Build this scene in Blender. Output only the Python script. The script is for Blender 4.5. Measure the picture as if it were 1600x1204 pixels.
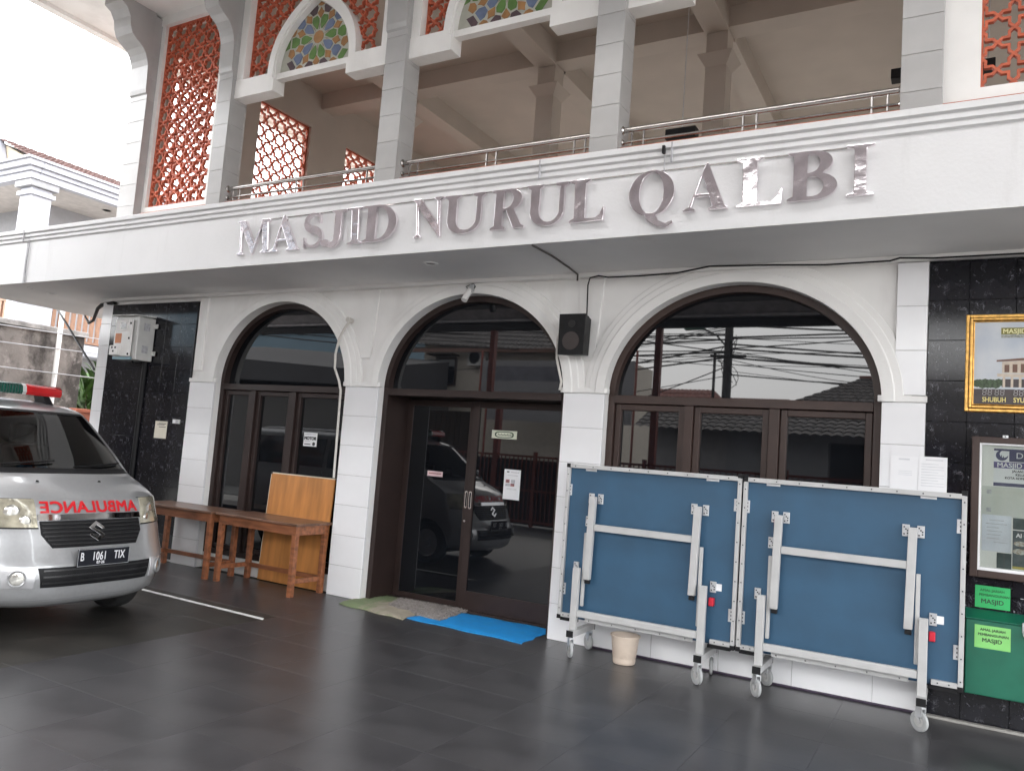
import bpy, bmesh, math, random
from mathutils import Vector, Matrix
from mathutils.geometry import tessellate_polygon
random.seed(7)
D = bpy.data
S = bpy.context.scene
for o in list(D.objects): D.objects.remove(o)
R_ = math.radians
PI = math.pi

# ------------------------------------------------------------------ camera
cam = D.cameras.new('camera'); co = D.objects.new('camera', cam); S.collection.objects.link(co)
cx = Vector((0.8688651, 0.4893205, 0.0750919)); cy = Vector((-0.0213754, -0.1144623, 0.9931976)); cz = Vector((0.4945872, -0.8645599, -0.0889929))
m = Matrix.Identity(4)
for i in range(3): m[i][0] = cx[i]; m[i][1] = cy[i]; m[i][2] = cz[i]
m.translation = Vector((0, -6.756, 1.66)); co.matrix_world = m
cam.sensor_fit = 'HORIZONTAL'; cam.sensor_width = 36; cam.lens = 1230/1600*36; cam.clip_end = 1000; cam.clip_start = .02
S.camera = co
# ------------------------------------------------------------------ sky, sun, exposure (overcast day)
w = D.worlds.new('World'); S.world = w; w.use_nodes = True
nt = w.node_tree; nt.nodes.clear()
out = nt.nodes.new('ShaderNodeOutputWorld'); bg = nt.nodes.new('ShaderNodeBackground')
sky = nt.nodes.new('ShaderNodeTexSky'); sky.sky_type = 'NISHITA'; sky.sun_disc = False
sky.sun_elevation = R_(40); sky.sun_rotation = R_(205); sky.air_density = 1.5; sky.dust_density = 4; sky.ozone_density = 1
hs = nt.nodes.new('ShaderNodeHueSaturation'); hs.inputs['Saturation'].default_value = .25
mx = nt.nodes.new('ShaderNodeMix'); mx.data_type = 'RGBA'; mx.inputs[0].default_value = .62
mx.inputs[7].default_value = (14.6, 14.8, 15.2, 1)
nt.links.new(sky.outputs[0], hs.inputs['Color']); nt.links.new(hs.outputs[0], mx.inputs[6])
nt.links.new(mx.outputs[2], bg.inputs[0]); bg.inputs[1].default_value = .1; nt.links.new(bg.outputs[0], out.inputs[0])
sl = D.lights.new('sun', 'SUN'); sl.energy = .5; sl.angle = R_(32); sl.color = (1, .97, .93)
so = D.objects.new('sun', sl); S.collection.objects.link(so)
# sky sun_rotation 205 deg clockwise from +y: direction towards the sun
az = R_(205); el = R_(40)
sd = Vector((math.sin(az)*math.cos(el), math.cos(az)*math.cos(el), math.sin(el)))
so.rotation_euler = sd.to_track_quat('Z', 'Y').to_euler()
S.view_settings.view_transform = 'Standard'; S.view_settings.look = 'None'; S.view_settings.gamma = 1
S.view_settings.use_curve_mapping = False; S.view_settings.exposure = 2.68
S.cycles.use_denoising = True
S.cycles.max_bounces = 10; S.cycles.diffuse_bounces = 5; S.cycles.glossy_bounces = 5
S.cycles.caustics_reflective = True; S.cycles.sample_clamp_indirect = 4; S.cycles.caustics_refractive = False

# ------------------------------------------------------------------ materials
MATS = {}
def mat(name, col, rough=.6, metal=0., var=.10, scale=6., bump=0., bscale=None, ior=1.5, coat=0., detail=5, stretch=(1, 1, 1), emit=None, objvar=0., col2=None, lo=.35, hi=.65, spec=None):
    if name in MATS: return MATS[name]
    M = D.materials.new(name); M.use_nodes = True; MATS[name] = M
    n = M.node_tree.nodes; l = M.node_tree.links; b = n['Principled BSDF']
    b.inputs['Roughness'].default_value = rough; b.inputs['Metallic'].default_value = metal; b.inputs['IOR'].default_value = ior
    b.inputs['Coat Weight'].default_value = coat; b.inputs['Coat Roughness'].default_value = .06
    if spec is not None: b.inputs['Specular IOR Level'].default_value = spec
    c1 = tuple(max(0, c*(1-var)) for c in col); c2 = tuple(c*(1+var) for c in col) if col2 is None else col2
    if col2 is not None: c1 = col
    tc = n.new('ShaderNodeTexCoord'); mp = n.new('ShaderNodeMapping'); mp.inputs['Scale'].default_value = stretch
    l.new(tc.outputs['Object'], mp.inputs['Vector'])
    nz = n.new('ShaderNodeTexNoise'); nz.inputs['Scale'].default_value = scale; nz.inputs['Detail'].default_value = detail
    l.new(mp.outputs[0], nz.inputs['Vector'])
    mr = n.new('ShaderNodeMapRange'); mr.inputs[1].default_value = lo; mr.inputs[2].default_value = hi
    l.new(nz.outputs[0], mr.inputs[0])
    mix = n.new('ShaderNodeMix'); mix.data_type = 'RGBA'; mix.inputs[6].default_value = (*c1, 1); mix.inputs[7].default_value = (*c2, 1)
    l.new(mr.outputs[0], mix.inputs[0]); last = mix.outputs[2]
    if objvar:
        oi = n.new('ShaderNodeObjectInfo'); h = n.new('ShaderNodeHueSaturation'); r = n.new('ShaderNodeMapRange')
        r.inputs[3].default_value = 1-objvar; r.inputs[4].default_value = 1+objvar
        l.new(oi.outputs['Random'], r.inputs[0]); l.new(r.outputs[0], h.inputs['Value']); l.new(last, h.inputs['Color']); last = h.outputs[0]
    l.new(last, b.inputs['Base Color'])
    if rough > .12:
        rr = n.new('ShaderNodeMapRange'); rr.inputs[3].default_value = rough*.85; rr.inputs[4].default_value = min(1, rough*1.15)
        l.new(nz.outputs[0], rr.inputs[0]); l.new(rr.outputs[0], b.inputs['Roughness'])
    if bump:
        n2 = n.new('ShaderNodeTexNoise'); n2.inputs['Scale'].default_value = bscale or scale*6; n2.inputs['Detail'].default_value = 4
        l.new(mp.outputs[0], n2.inputs['Vector'])
        bp = n.new('ShaderNodeBump'); bp.inputs['Strength'].default_value = bump; bp.inputs['Distance'].default_value = .02
        l.new(n2.outputs[0], bp.inputs['Height']); l.new(bp.outputs[0], b.inputs['Normal'])
    if emit: b.inputs['Emission Color'].default_value = (*emit[0], 1); b.inputs['Emission Strength'].default_value = emit[1]
    return M
def stained(M, col, scale, lo, hi, stretch=(1, 1, 1), amount=1.0, off=0.):
    """wear: blends a second colour over a material by a second noise"""
    n = M.node_tree.nodes; l = M.node_tree.links; b = n['Principled BSDF']
    src = b.inputs['Base Color'].links[0].from_socket
    tc = n.new('ShaderNodeTexCoord'); mp = n.new('ShaderNodeMapping'); mp.inputs['Scale'].default_value = stretch; mp.inputs['Location'].default_value = (off, off*1.7, off)
    l.new(tc.outputs['Object'], mp.inputs[0])
    nz = n.new('ShaderNodeTexNoise'); nz.inputs['Scale'].default_value = scale; nz.inputs['Detail'].default_value = 7; nz.inputs['Roughness'].default_value = .65
    l.new(mp.outputs[0], nz.inputs['Vector'])
    mr = n.new('ShaderNodeMapRange'); mr.inputs[1].default_value = lo; mr.inputs[2].default_value = hi; mr.inputs[4].default_value = amount
    l.new(nz.outputs[0], mr.inputs[0])
    mix = n.new('ShaderNodeMix'); mix.data_type = 'RGBA'; mix.inputs[7].default_value = (*col, 1)
    l.new(mr.outputs[0], mix.inputs[0]); l.new(src, mix.inputs[6]); l.new(mix.outputs[2], b.inputs['Base Color'])
    return M

paint = mat('white_wall_paint', (.79, .78, .76), .55, var=.04, scale=2, bump=.06, bscale=60)
stained(paint, (.55, .53, .50), 1.6, .56, .80, (1, 1, .35), .45)
fasc = mat('white_fascia_paint', (.74, .74, .74), .5, var=.03, scale=1.5, bump=.08, bscale=40)
stained(fasc, (.50, .49, .47), 2.2, .58, .82, (1.6, 1, .25), .45); stained(fasc, (.42, .41, .40), 9, .70, .80, (1, 1, 1), .3, 3)
soff = mat('soffit_paint', (.76, .75, .74), .7, var=.05, scale=1.2, bump=.05, bscale=30)
stained(soff, (.36, .31, .26), 1.3, .62, .80, (1, 1, 1), .6)
cream = mat('cream_hall_paint', (.50, .445, .395), .7, var=.05, scale=1.5)
tilew = mat('white_ceramic_tile', (.80, .80, .81), .16, var=.02, scale=3, bump=.015, bscale=9, objvar=.025)
tileg = mat('dusty_grey_white_tile', (.38, .375, .37), .3, var=.06, scale=3, bump=.015, bscale=9, objvar=.04)
grout = mat('tile_grout', (.42, .41, .40), .9, var=.15, scale=20)
red = mat('terracotta_screen_paint', (.47, .105, .05), .6, var=.18, scale=14, bump=.1)
steel = mat('stainless_steel', (.46, .44, .42), .22, 1, var=.06, scale=5)
chrome = mat('chrome', (.75, .75, .76), .07, 1, var=.03)
letter_m = mat('polished_letter_steel', (.88, .83, .855), .16, 1, var=.08, scale=9, bump=.7, bscale=4.2)
brown = mat('brown_aluminium', (.050, .031, .026), .42, var=.12, scale=5, spec=.32)
glassd = mat('dark_tinted_glass', (.006, .007, .009), .015, var=.2, ior=1.6, scale=2)
blackp = mat('black_plastic', (.010, .010, .011), .5, var=.2, scale=20, spec=.22)
rubber = mat('black_rubber', (.018, .018, .018), .75, var=.2, scale=20)
orangep = mat('orange_kerb_paint', (.42, .11, .05), .6, var=.15, scale=9)
wood = mat('brown_table_wood', (.27, .10, .045), .42, var=.35, scale=3.5, stretch=(1, 6, 6), bump=.05, detail=8)
woodtop = mat('worn_table_top_wood', (.16, .085, .055), .33, var=.35, scale=4, stretch=(.7, 5, 5), bump=.04, detail=8)
ply = mat('plywood_face', (.48, .20, .055), .5, var=.22, scale=2.2, stretch=(4, 1, .6), detail=9)
pale = mat('pale_edge', (.62, .56, .46), .6)
alu = mat('grey_painted_tube', (.45, .45, .445), .4, .0, var=.05, scale=8)
zinc = mat('zinc_plate', (.58, .59, .60), .35, .6, var=.08, scale=10)
blueb = mat('blue_board', (.026, .082, .15), .55, var=.10, scale=3, bump=.03)
wheelg = mat('grey_caster_rubber', (.36, .37, .37), .5, var=.08)
green = mat('green_box_paint', (.002, .11, .063), .42, var=.08, scale=6, bump=.03)
paper = mat('white_paper', (.80, .80, .81), .6, var=.02)
ink = mat('black_ink', (.02, .02, .025), .6)
grayink = mat('grey_print', (.45, .45, .47), .6, var=.2, scale=30)
gold = mat('gold_frame', (.62, .36, .10), .32, .75, var=.25, scale=30, bump=.12, bscale=120)
silver = mat('silver_car_paint', (.35, .355, .36), .38, .4, var=.03, scale=40, coat=1)
glassc = mat('car_tinted_glass', (.010, .011, .012), .02, ior=1.9, var=.1)
redl = mat('red_light_lens', (.42, .012, .014), .12, var=.1, coat=.5)
greenl = mat('green_light_lens', (.012, .085, .06), .12, var=.2, coat=.5)
redt = mat('red_vinyl', (.60, .012, .02), .4, var=.04)
lampr = mat('headlight_reflector', (.62, .61, .56), .12, .7, var=.35, scale=14, bump=.15, bscale=22)
lens = mat('yellowed_headlight_lens', (.46, .43, .33), .12, .35, var=.35, scale=9, bump=.35, bscale=14, coat=1)
plate_m = mat('plate_black', (.010, .011, .016), .35)

def marble():
    M = mat('black_marble_tile', (.008, .008, .011), .10, var=.4, scale=5, spec=.36)
    n = M.node_tree.nodes; l = M.node_tree.links; b = n['Principled BSDF']
    src = b.inputs['Base Color'].links[0].from_socket
    tc = n.new('ShaderNodeTexCoord'); oi = n.new('ShaderNodeObjectInfo')
    ad = n.new('ShaderNodeVectorMath'); ad.operation = 'MULTIPLY_ADD'
    fl = n.new('ShaderNodeMath'); fl.operation = 'MULTIPLY'; fl.inputs[1].default_value = 3.; f2 = n.new('ShaderNodeMath'); f2.operation = 'FLOOR'
    l.new(oi.outputs['Random'], fl.inputs[0]); l.new(fl.outputs[0], f2.inputs[0])
    l.new(f2.outputs[0], ad.inputs[0]); ad.inputs[1].default_value = (3.1, 1.7, 2.3); l.new(tc.outputs['Object'], ad.inputs[2])
    prev = src
    for sc, st, rot, lo, hi, c in ((15., (1, 1, .7), .8, .015, .0, (.27, .27, .30)), (42., (1, 1, .4), .5, .035, .0, (.07, .07, .085)), (48, (1, 1, .7), .4, .0, .0, None)):
        mp = n.new('ShaderNodeMapping'); mp.inputs['Rotation'].default_value = (0, rot, 0); mp.inputs['Scale'].default_value = st; l.new(ad.outputs[0], mp.inputs[0])
        nz = n.new('ShaderNodeTexNoise'); nz.inputs['Scale'].default_value = sc; nz.inputs['Detail'].default_value = 6; nz.inputs['Distortion'].default_value = 1.6
        l.new(mp.outputs[0], nz.inputs['Vector'])
        mr = n.new('ShaderNodeMapRange')
        if c:
            sb = n.new('ShaderNodeMath'); sb.operation = 'SUBTRACT'; sb.inputs[1].default_value = .5; l.new(nz.outputs[0], sb.inputs[0])
            ab = n.new('ShaderNodeMath'); ab.operation = 'ABSOLUTE'; l.new(sb.outputs[0], ab.inputs[0]); l.new(ab.outputs[0], mr.inputs[0])
            mr.inputs[1].default_value = lo; mr.inputs[2].default_value = hi
            # break the veins up
            n3 = n.new('ShaderNodeTexNoise'); n3.inputs['Scale'].default_value = 14; n3.inputs['Detail'].default_value = 3; l.new(ad.outputs[0], n3.inputs['Vector'])
            m3 = n.new('ShaderNodeMapRange'); m3.inputs[1].default_value = .56; m3.inputs[2].default_value = .72; l.new(n3.outputs[0], m3.inputs[0])
            mu = n.new('ShaderNodeMath'); mu.operation = 'MULTIPLY'; l.new(mr.outputs[0], mu.inputs[0]); l.new(m3.outputs[0], mu.inputs[1]); fac = mu.outputs[0]
        else:
            c = (.20, .20, .23); mr.inputs[1].default_value = .66; mr.inputs[2].default_value = .74; l.new(nz.outputs[0], mr.inputs[0]); fac = mr.outputs[0]
        mix = n.new('ShaderNodeMix'); mix.data_type = 'RGBA'; mix.inputs[7].default_value = (*c, 1)
        l.new(fac, mix.inputs[0]); l.new(prev, mix.inputs[6]); prev = mix.outputs[2]
    l.new(prev, b.inputs['Base Color'])
    return M
marb = marble()
floor_m = mat('dark_floor_tile', (.044, .043, .046), .30, var=.22, scale=3, bump=.02, bscale=18, objvar=.025, detail=8)
stained(floor_m, (.06, .058, .058), .9, .45, .8, amount=.5)
floor_d = mat('dirty_parking_tile', (.033, .031, .028), .42, var=.3, scale=3, bump=.03, bscale=18, objvar=.08, detail=8)
stained(floor_d, (.06, .052, .042), 4, .55, .8, (1, .4, 1), .7)
floor_g = mat('floor_grout', (.045, .043, .042), .8, var=.2, scale=6)
asph = mat('pale_bounce_asphalt', (.15, .148, .142), .85, var=.25, scale=8, bump=.2)  # road and ground colours raised to bounce light up under the soffit
earth = mat('yard_concrete', (.30, .29, .27), .9, var=.2, scale=2)

# ------------------------------------------------------------------ mesh helpers
class MB:
    def __init__(s): s.v = []; s.f = []
    def face(s, pts):
        i = len(s.v); s.v += [tuple(p) for p in pts]; s.f.append(tuple(range(i, i+len(pts)))); return s
    def box(s, x0, x1, y0, y1, z0, z1):
        i = len(s.v)
        s.v += [(x, y, z) for z in (z0, z1) for y in (y0, y1) for x in (x0, x1)]
        s.f += [tuple(i+k for k in q) for q in ((0, 2, 3, 1), (4, 5, 7, 6), (0, 1, 5, 4), (2, 6, 7, 3), (0, 4, 6, 2), (1, 3, 7, 5))]
        return s
    def hexa(s, p):   # 8 points, bottom ring then top ring
        i = len(s.v); s.v += [tuple(q) for q in p]
        s.f += [tuple(i+k for k in q) for q in ((3, 2, 1, 0), (4, 5, 6, 7), (0, 1, 5, 4), (1, 2, 6, 5), (2, 3, 7, 6), (3, 0, 4, 7))]
        return s
    def bar(s, a, b, w, h, up=(0, 0, 1)):  # rectangular bar from a to b
        a = Vector(a); b = Vector(b); d = (b-a).normalized(); u = Vector(up)
        r = d.cross(u).normalized()*(w/2); u2 = r.cross(d).normalized()*(h/2)
        return s.hexa([a-r-u2, a+r-u2, a+r+u2, a-r+u2, b-r-u2, b+r-u2, b+r+u2, b-r+u2])
    def tube(s, path, r, n=8, cap=True):
        path = [Vector(p) for p in path]; rings = []
        prev = None
        for i, p in enumerate(path):
            d = (path[min(i+1, len(path)-1)]-path[max(i-1, 0)]).normalized()
            if prev is None:
                u = d.cross(Vector((0, 0, 1)))
                if u.length < .01: u = d.cross(Vector((1, 0, 0)))
                u.normalize()
            else: u = (prev - d*prev.dot(d)).normalized()
            prev = u; v = d.cross(u)
            rr = r[i] if isinstance(r, (list, tuple)) else r
            k = len(s.v); s.v += [tuple(p+(u*math.cos(2*PI*j/n)+v*math.sin(2*PI*j/n))*rr) for j in range(n)]; rings.append(k)
        for a, b in zip(rings, rings[1:]):
            for j in range(n): s.f.append((a+j, a+(j+1) % n, b+(j+1) % n, b+j))
        if cap: s.f.append(tuple(rings[0]+j for j in range(n))[::-1]); s.f.append(tuple(rings[-1]+j for j in range(n)))
        return s
    def lathe(s, prof, c=(0, 0, 0), axis='z', n=24):
        rings = []
        for r, h in prof:
            k = len(s.v); rings.append(k)
            for j in range(n):
                a = 2*PI*j/n; x, y = r*math.cos(a), r*math.sin(a)
                p = (x, y, h) if axis == 'z' else ((x, h, y) if axis == 'y' else (h, x, y))
                s.v.append(tuple(p[q]+c[q] for q in range(3)))
        for a, b in zip(rings, rings[1:]):
            for j in range(n): s.f.append((a+j, a+(j+1) % n, b+(j+1) % n, b+j))
        return s
    def grid(s, rows):
        k = len(s.v); n = len(rows[0])
        for r in rows: s.v += [tuple(p) for p in r]
        for i in range(len(rows)-1):
            for j in range(n-1): s.f.append((k+i*n+j, k+i*n+j+1, k+(i+1)*n+j+1, k+(i+1)*n+j))
        return s
    def poly(s, loops, fn, d0, d1):
        """extruded polygon with holes; fn(x, y, d) maps to space; front at d0, back at d1"""
        tris = tessellate_polygon([[Vector((p[0], p[1], 0)) for p in lp] for lp in loops])
        flat = [p for lp in loops for p in lp]; k = len(s.v)
        s.v += [tuple(fn(p[0], p[1], d0)) for p in flat]; s.f += [tuple(k+i for i in t) for t in tris]
        if d1 is not None:
            k2 = len(s.v); s.v += [tuple(fn(p[0], p[1], d1)) for p in flat]; s.f += [tuple(k2+i for i in t)[::-1] for t in tris]
            o = 0
            for lp in loops:
                n = len(lp)
                for i in range(n): a = o+i; b = o+(i+1) % n; s.f.append((k+a, k+b, k2+b, k2+a))
                o += n
        return s
    def mesh(s, name, m, smooth=False):
        me = D.meshes.new(name); me.from_pydata(s.v, [], s.f); me.update()
        bm = bmesh.new(); bm.from_mesh(me)
        if smooth != 'keep': bmesh.ops.remove_doubles(bm, verts=bm.verts, dist=1e-5)
        bmesh.ops.recalc_face_normals(bm, faces=bm.faces); bm.to_mesh(me); bm.free()
        if smooth: me.polygons.foreach_set('use_smooth', [True]*len(me.polygons))
        me.materials.append(m); return me
    def build(s, name, m, parent=None, bevel=0, smooth=False, loc=(0, 0, 0), rot=(0, 0, 0), angle=35, seg=2):
        o = D.objects.new(name, s.mesh(name, m, smooth)); S.collection.objects.link(o)
        o.location = loc; o.rotation_euler = rot
        if parent is not None: o.parent = parent
        if bevel:
            b = o.modifiers.new('bevel', 'BEVEL'); b.width = bevel; b.segments = seg; b.limit_method = 'ANGLE'; b.angle_limit = R_(angle)
        if smooth:
            try: o.data.set_sharp_from_angle(angle=R_(angle))
            except Exception: pass
        return o
def B(x0, x1, y0, y1, z0, z1): return MB().box(x0, x1, y0, y1, z0, z1)
def empty(name, loc=(0, 0, 0), rz=0, parent=None):
    o = D.objects.new(name, None); S.collection.objects.link(o); o.location = loc; o.rotation_euler = (0, 0, rz); o.empty_display_size = .1
    if parent: o.parent = parent
    return o
def tag(o, label=None, cat=None, group=None, kind=None):
    if label: o['label'] = label
    if cat: o['category'] = cat
    if group: o['group'] = group
    if kind: o['kind'] = kind
    return o
def inst(name, me, parent, loc, rot=(0, 0, 0), sc=None):
    o = D.objects.new(name, me); S.collection.objects.link(o); o.location = loc; o.rotation_euler = rot
    if sc: o.scale = sc
    if parent: o.parent = parent
    return o
_tile = {}
def tile_mesh(w, d, h, m, bev=.0025):
    k = (round(w, 4), round(d, 4), round(h, 4), m.name)
    if k not in _tile:
        b = bmesh.new(); bmesh.ops.create_cube(b, size=1)
        for v in b.verts: v.co = Vector((v.co.x*w, v.co.y*d, v.co.z*h))
        ed = [e for e in b.edges if all(v.co.y < 0 for v in e.verts)] if d < min(w, h) else [e for e in b.edges if all(v.co.z > 0 for v in e.verts)]
        bmesh.ops.bevel(b, geom=ed, offset=bev, segments=1, affect='EDGES')
        me = D.meshes.new('tile'); b.to_mesh(me); b.free(); me.materials.append(m); _tile[k] = me
    return _tile[k]
def copy_tree(o, parent=None):
    c = o.copy(); S.collection.objects.link(c)
    if parent: c.parent = parent
    for ch in o.children: copy_tree(ch, c)
    return c
def wallfn(y): return lambda x, z, d: (x, y+d, z)
def text(name, body, size, m, parent, place, embolden=0., spacing=1., ext=.0006, sx=1., align='LEFT'):
    """lettering as real mesh; place(x, y, d) maps the flat text into space"""
    cu = D.curves.new(name, 'FONT'); cu.body = body; cu.size = size; cu.space_character = spacing; cu.align_x = align
    cu.resolution_u = 3
    t = D.objects.new('tmp', cu); S.collection.objects.link(t)
    dg = bpy.context.evaluated_depsgraph_get(); dg.update()
    me = D.meshes.new_from_object(t.evaluated_get(dg)); D.objects.remove(t); D.curves.remove(cu)
    # bold: the same glyphs laid a hair apart, each a fraction of a millimetre prouder
    V0 = [(v.co.x*sx, v.co.y) for v in me.vertices]; F0 = [tuple(p.vertices) for p in me.polygons]; V = []; F = []; e = embolden
    for k, (dx, dy) in enumerate(((0, 0), (e, e*.6), (-e, e*.6), (e, -e*.6), (-e, -e*.6)) if e > 0 else ((0, 0),)):
        b = len(V)
        for x, y in V0:
            p = Vector(place(x+dx, y+dy, 0)); nn = (Vector(place(x+dx+.002, y+dy, 0))-p).cross(Vector(place(x+dx, y+dy+.002, 0))-p).normalized()
            V.append(tuple(p+nn*(.00012*k)))
        F += [tuple(b+i for i in f) for f in F0]
    D.meshes.remove(me); me = D.meshes.new(name); me.from_pydata(V, [], F); me.update()
    me.materials.clear(); me.materials.append(m)
    o = D.objects.new(name, me); S.collection.objects.link(o)
    if parent: o.parent = parent
    return o

# ================================================================== SETTING
g = MB().box(-160, 160, -160, 160, -.5, -.14).build('ground', earth); tag(g, kind='structure')
fl = B(-16, 6, -9.35, .62, -.12, -.006).build('floor', floor_g); tag(fl, kind='structure')
XJ = -5.52
n = 0
for i in range(-11, 15):
    for j in range(0, 16):
        x = XJ + (i+.5)*.6; y = .0 - (j+.5)*.6
        if x > 3.6 or y < -7.3 or x < -10.8: continue
        inst('tile', tile_mesh(.5993, .5993, .02, floor_d if (i < 0 and j > 1) else floor_m, .0008), fl, (x, y, -.0098 + random.uniform(-.0002, .0002)))
        n += 1
door_sill = B(-5.54, -3.30, 0.005, .62, -.02, .0).build('door_sill', floor_m, fl)
ln = MB().hexa([(-11, -1.24, .0005), (-5.54, -1.345, .0005), (-5.50, -1.395, .0005), (-11, -1.29, .0005), (-11, -1.24, .003), (-5.54, -1.345, .003), (-5.50, -1.395, .003), (-11, -1.29, .003)]).build('parking_line', mat('white_road_paint', (.72, .72, .70), .6, var=.15, scale=14)); tag(ln, kind='structure')
rd = B(-120, 120, -19, -9.7, -.2, -.1).build('road', asph); tag(rd, kind='structure')

# ================================================================== MOSQUE
mosque = tag(empty('mosque_building', (-4.5, 0, 0)), 'white two-storey mosque with arched dark windows, red lattice screens and a deep balcony slab', 'mosque')
MO = Vector((-4.5, 0, 0))
class P:   # builder for mosque parts given in world coordinates
    pass
def mpart(mb, name, m, parent=None, **k):
    par = parent or mosque
    o = mb.build(name, m, None, **k); o.parent = par
    o.matrix_parent_inverse = Matrix.Translation(-MO) if par is mosque else Matrix.Identity(4)
    return o
def minst(name, me, parent, loc, **k):
    o = inst(name, me, parent, loc, **k)
    if parent is mosque: o.matrix_parent_inverse = Matrix.Translation(-MO)
    return o

ZS, RISE, ZT = 2.30, 1.0, 3.445
ARCH = [(-8.19, -6.02), (-5.55, -3.29), (-2.87, -.53)]
def ell(a, b, t, grow=0.):  # t 0..pi from right to left
    c = (a+b)/2; h = (b-a)/2+grow
    return (c+h*math.cos(t), ZS+(RISE+grow)*math.sin(t))
# ground-floor wall with arched openings
wl = MB(); NA = 48
segs = [(-10.7, ARCH[0][0]), (ARCH[0][1], ARCH[1][0]), (ARCH[1][1], ARCH[2][0]), (ARCH[2][1], 5.)]
Y0, Y1 = .03, .62
for a, b in segs: wl.face([(a, Y0, 0), (b, Y0, 0), (b, Y0, ZS), (a, Y0, ZS)]); wl.face([(a, Y0, ZS), (b, Y0, ZS), (b, Y0, ZT), (a, Y0, ZT)])
for a, b in ARCH:
    pts = [ell(a, b, PI-PI*i/NA) for i in range(NA+1)]
    for p, q in zip(pts, pts[1:]):
        wl.face([(p[0], Y0, p[1]), (q[0], Y0, q[1]), (q[0], Y0, ZT), (p[0], Y0, ZT)])
        wl.face([(p[0], Y0, p[1]), (p[0], Y1, p[1]), (q[0], Y1, q[1]), (q[0], Y0, q[1])])
    for x in (a, b): wl.face([(x, Y0, 0), (x, Y1, 0), (x, Y1, ZS), (x, Y0, ZS)])
mpart(wl, 'facade_wall', paint)
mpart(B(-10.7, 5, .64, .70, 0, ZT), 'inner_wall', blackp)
mpart(B(-10.7, -10.5, .03, 7, 0, ZT), 'side_wall', paint)

# arch mouldings: stepped archivolts
for a, b in ARCH:
    mb = MB(); prof = [(.000, .028), (.000, -.028), (.085, -.028), (.095, -.020), (.095, -.016), (.150, -.012), (.158, -.004), (.158, 0), (.205, .004), (.212, .014), (.212, .03)]
    rows = []
    for i in range(NA+1):
        t = PI-PI*i/NA; rows.append([])
        for g_, y in prof:
            x, z = ell(a, b, t, g_); z = min(z, ZT-.004-.0005*g_)
            if g_ > .15: pass
            rows[-1].append((x, y, z))
    # short legs down to the springing band
    rows = [[(x, y, ZS-.0) for x, y, z in rows[0]]] + rows
    mb.grid(rows); mpart(mb, 'arch_moulding', paint, smooth=True, angle=30)
# raised strips between the arches
for x0, x1 in ((-5.93, -5.66), (-3.21, -2.95)):
    mpart(MB().hexa([(x0+.05, .012, 2.62), (x1-.05, .012, 2.62), (x1-.05, .05, 2.62), (x0+.05, .05, 2.62), (x0, .012, 3.40), (x1, .012, 3.40), (x1, .05, 3.40), (x0, .05, 3.40)]), 'wall_strip', paint, bevel=.006)
mpart(MB().box(-8.62, -8.47, .0, .05, 2.45, 3.40), 'wall_strip', paint, bevel=.006)
# moulding where soffit meets the wall
mpart(B(-10.7, 5, -.055, .04, 3.405, 3.452), 'soffit_moulding', paint, bevel=.012)
# springing band on each pier
for a, b in ((-8.66, -8.16), (-6.05, -5.52), (-3.32, -2.84), (-.56, -.215)):
    mpart(B(a, b, -.012, .05, ZS+.002, ZS+.05), 'springing_band', paint, bevel=.004)
# white tiled piers
def tiled(name, x0, x1, z0, z1, y=0., th=.026, side=None, ch=.3125, core_y1=None, par=None, tm=tilew):
    core = mpart(B(x0+.003, x1-.003, y+.006, (core_y1 or y+.06), z0, z1), name, grout, par)
    k = max(1, round((z1-z0)/ch)); h = (z1-z0)/k
    for i in range(k):
        zc = z0+(i+.5)*h
        o = inst('tile', tile_mesh(x1-x0, th, h-.004, tm), core, ((x0+x1)/2, y+th/2+random.uniform(-.0008, .0008), zc))
        if side:  # tiles on the right cheek, x = x1
            d = side
            inst('tile', tile_mesh(d, .02, h-.004, tm), core, (x1-.0085, y+.028+d/2, zc), rot=(0, 0, PI/2))
    return core
tiled('pier', -8.65, -8.19, .0, ZS); tiled('pier', -6.02, -5.55, .0, ZS); tiled('pier', -3.29, -2.87, .0, ZS); tiled('pier', -.53, -.225, .0, ZS)
tiled('pier', -.445, -.228, ZS+.055, 3.40, y=-.006); tiled('pier', -10.69, -10.46, 0, 3.40)
# low tiled wall under the right window and sills
lw = mpart(B(-2.87, -.53, .006, .3, 0, .60), 'window_base', grout)
for i in range(4):
    for j in range(2):
        inst('tile', tile_mesh(.581, .026, .296, tilew), lw, (-2.87+.585*(i+.5), .012, .15+.3*j))
mpart(B(-8.19, -6.02, .095, .5, 0, .187), 'window_sill', paint, bevel=.008)
mpart(B(-2.88, -.225, -.006, .03, 0, .018), 'skirting_trim', mat('purple_trim', (.05, .035, .06), .5), bevel=.003)
# black marble walls
def marble_wall(x0, x1, z0, z1, first_w=.3):
    core = mpart(B(x0, x1, .012, .05, z0, z1), 'marble_wall', mat('black_grout', (.006, .006, .007), .8))
    nz = round((z1-z0)/.3); h = (z1-z0)/nz; x = x0
    while x < x1-.02:
        wd = min(.3 if x > x0 else first_w, x1-x)
        for j in range(nz):
            inst('tile', tile_mesh(wd-.003, .02, h-.003, marb, .0015), core, (x+wd/2, .01+random.uniform(-.0007, .0007), z0+(j+.5)*h))
        x += wd
    return core
marble_wall(-10.455, -8.655, .03, 3.36); marble_wall(-.222, 2.5, .0, 3.40, .27)
mpart(B(-.2, 2.5, -.05, .0, 0, .02), 'skirting_trim', earth, bevel=.004)
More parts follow.
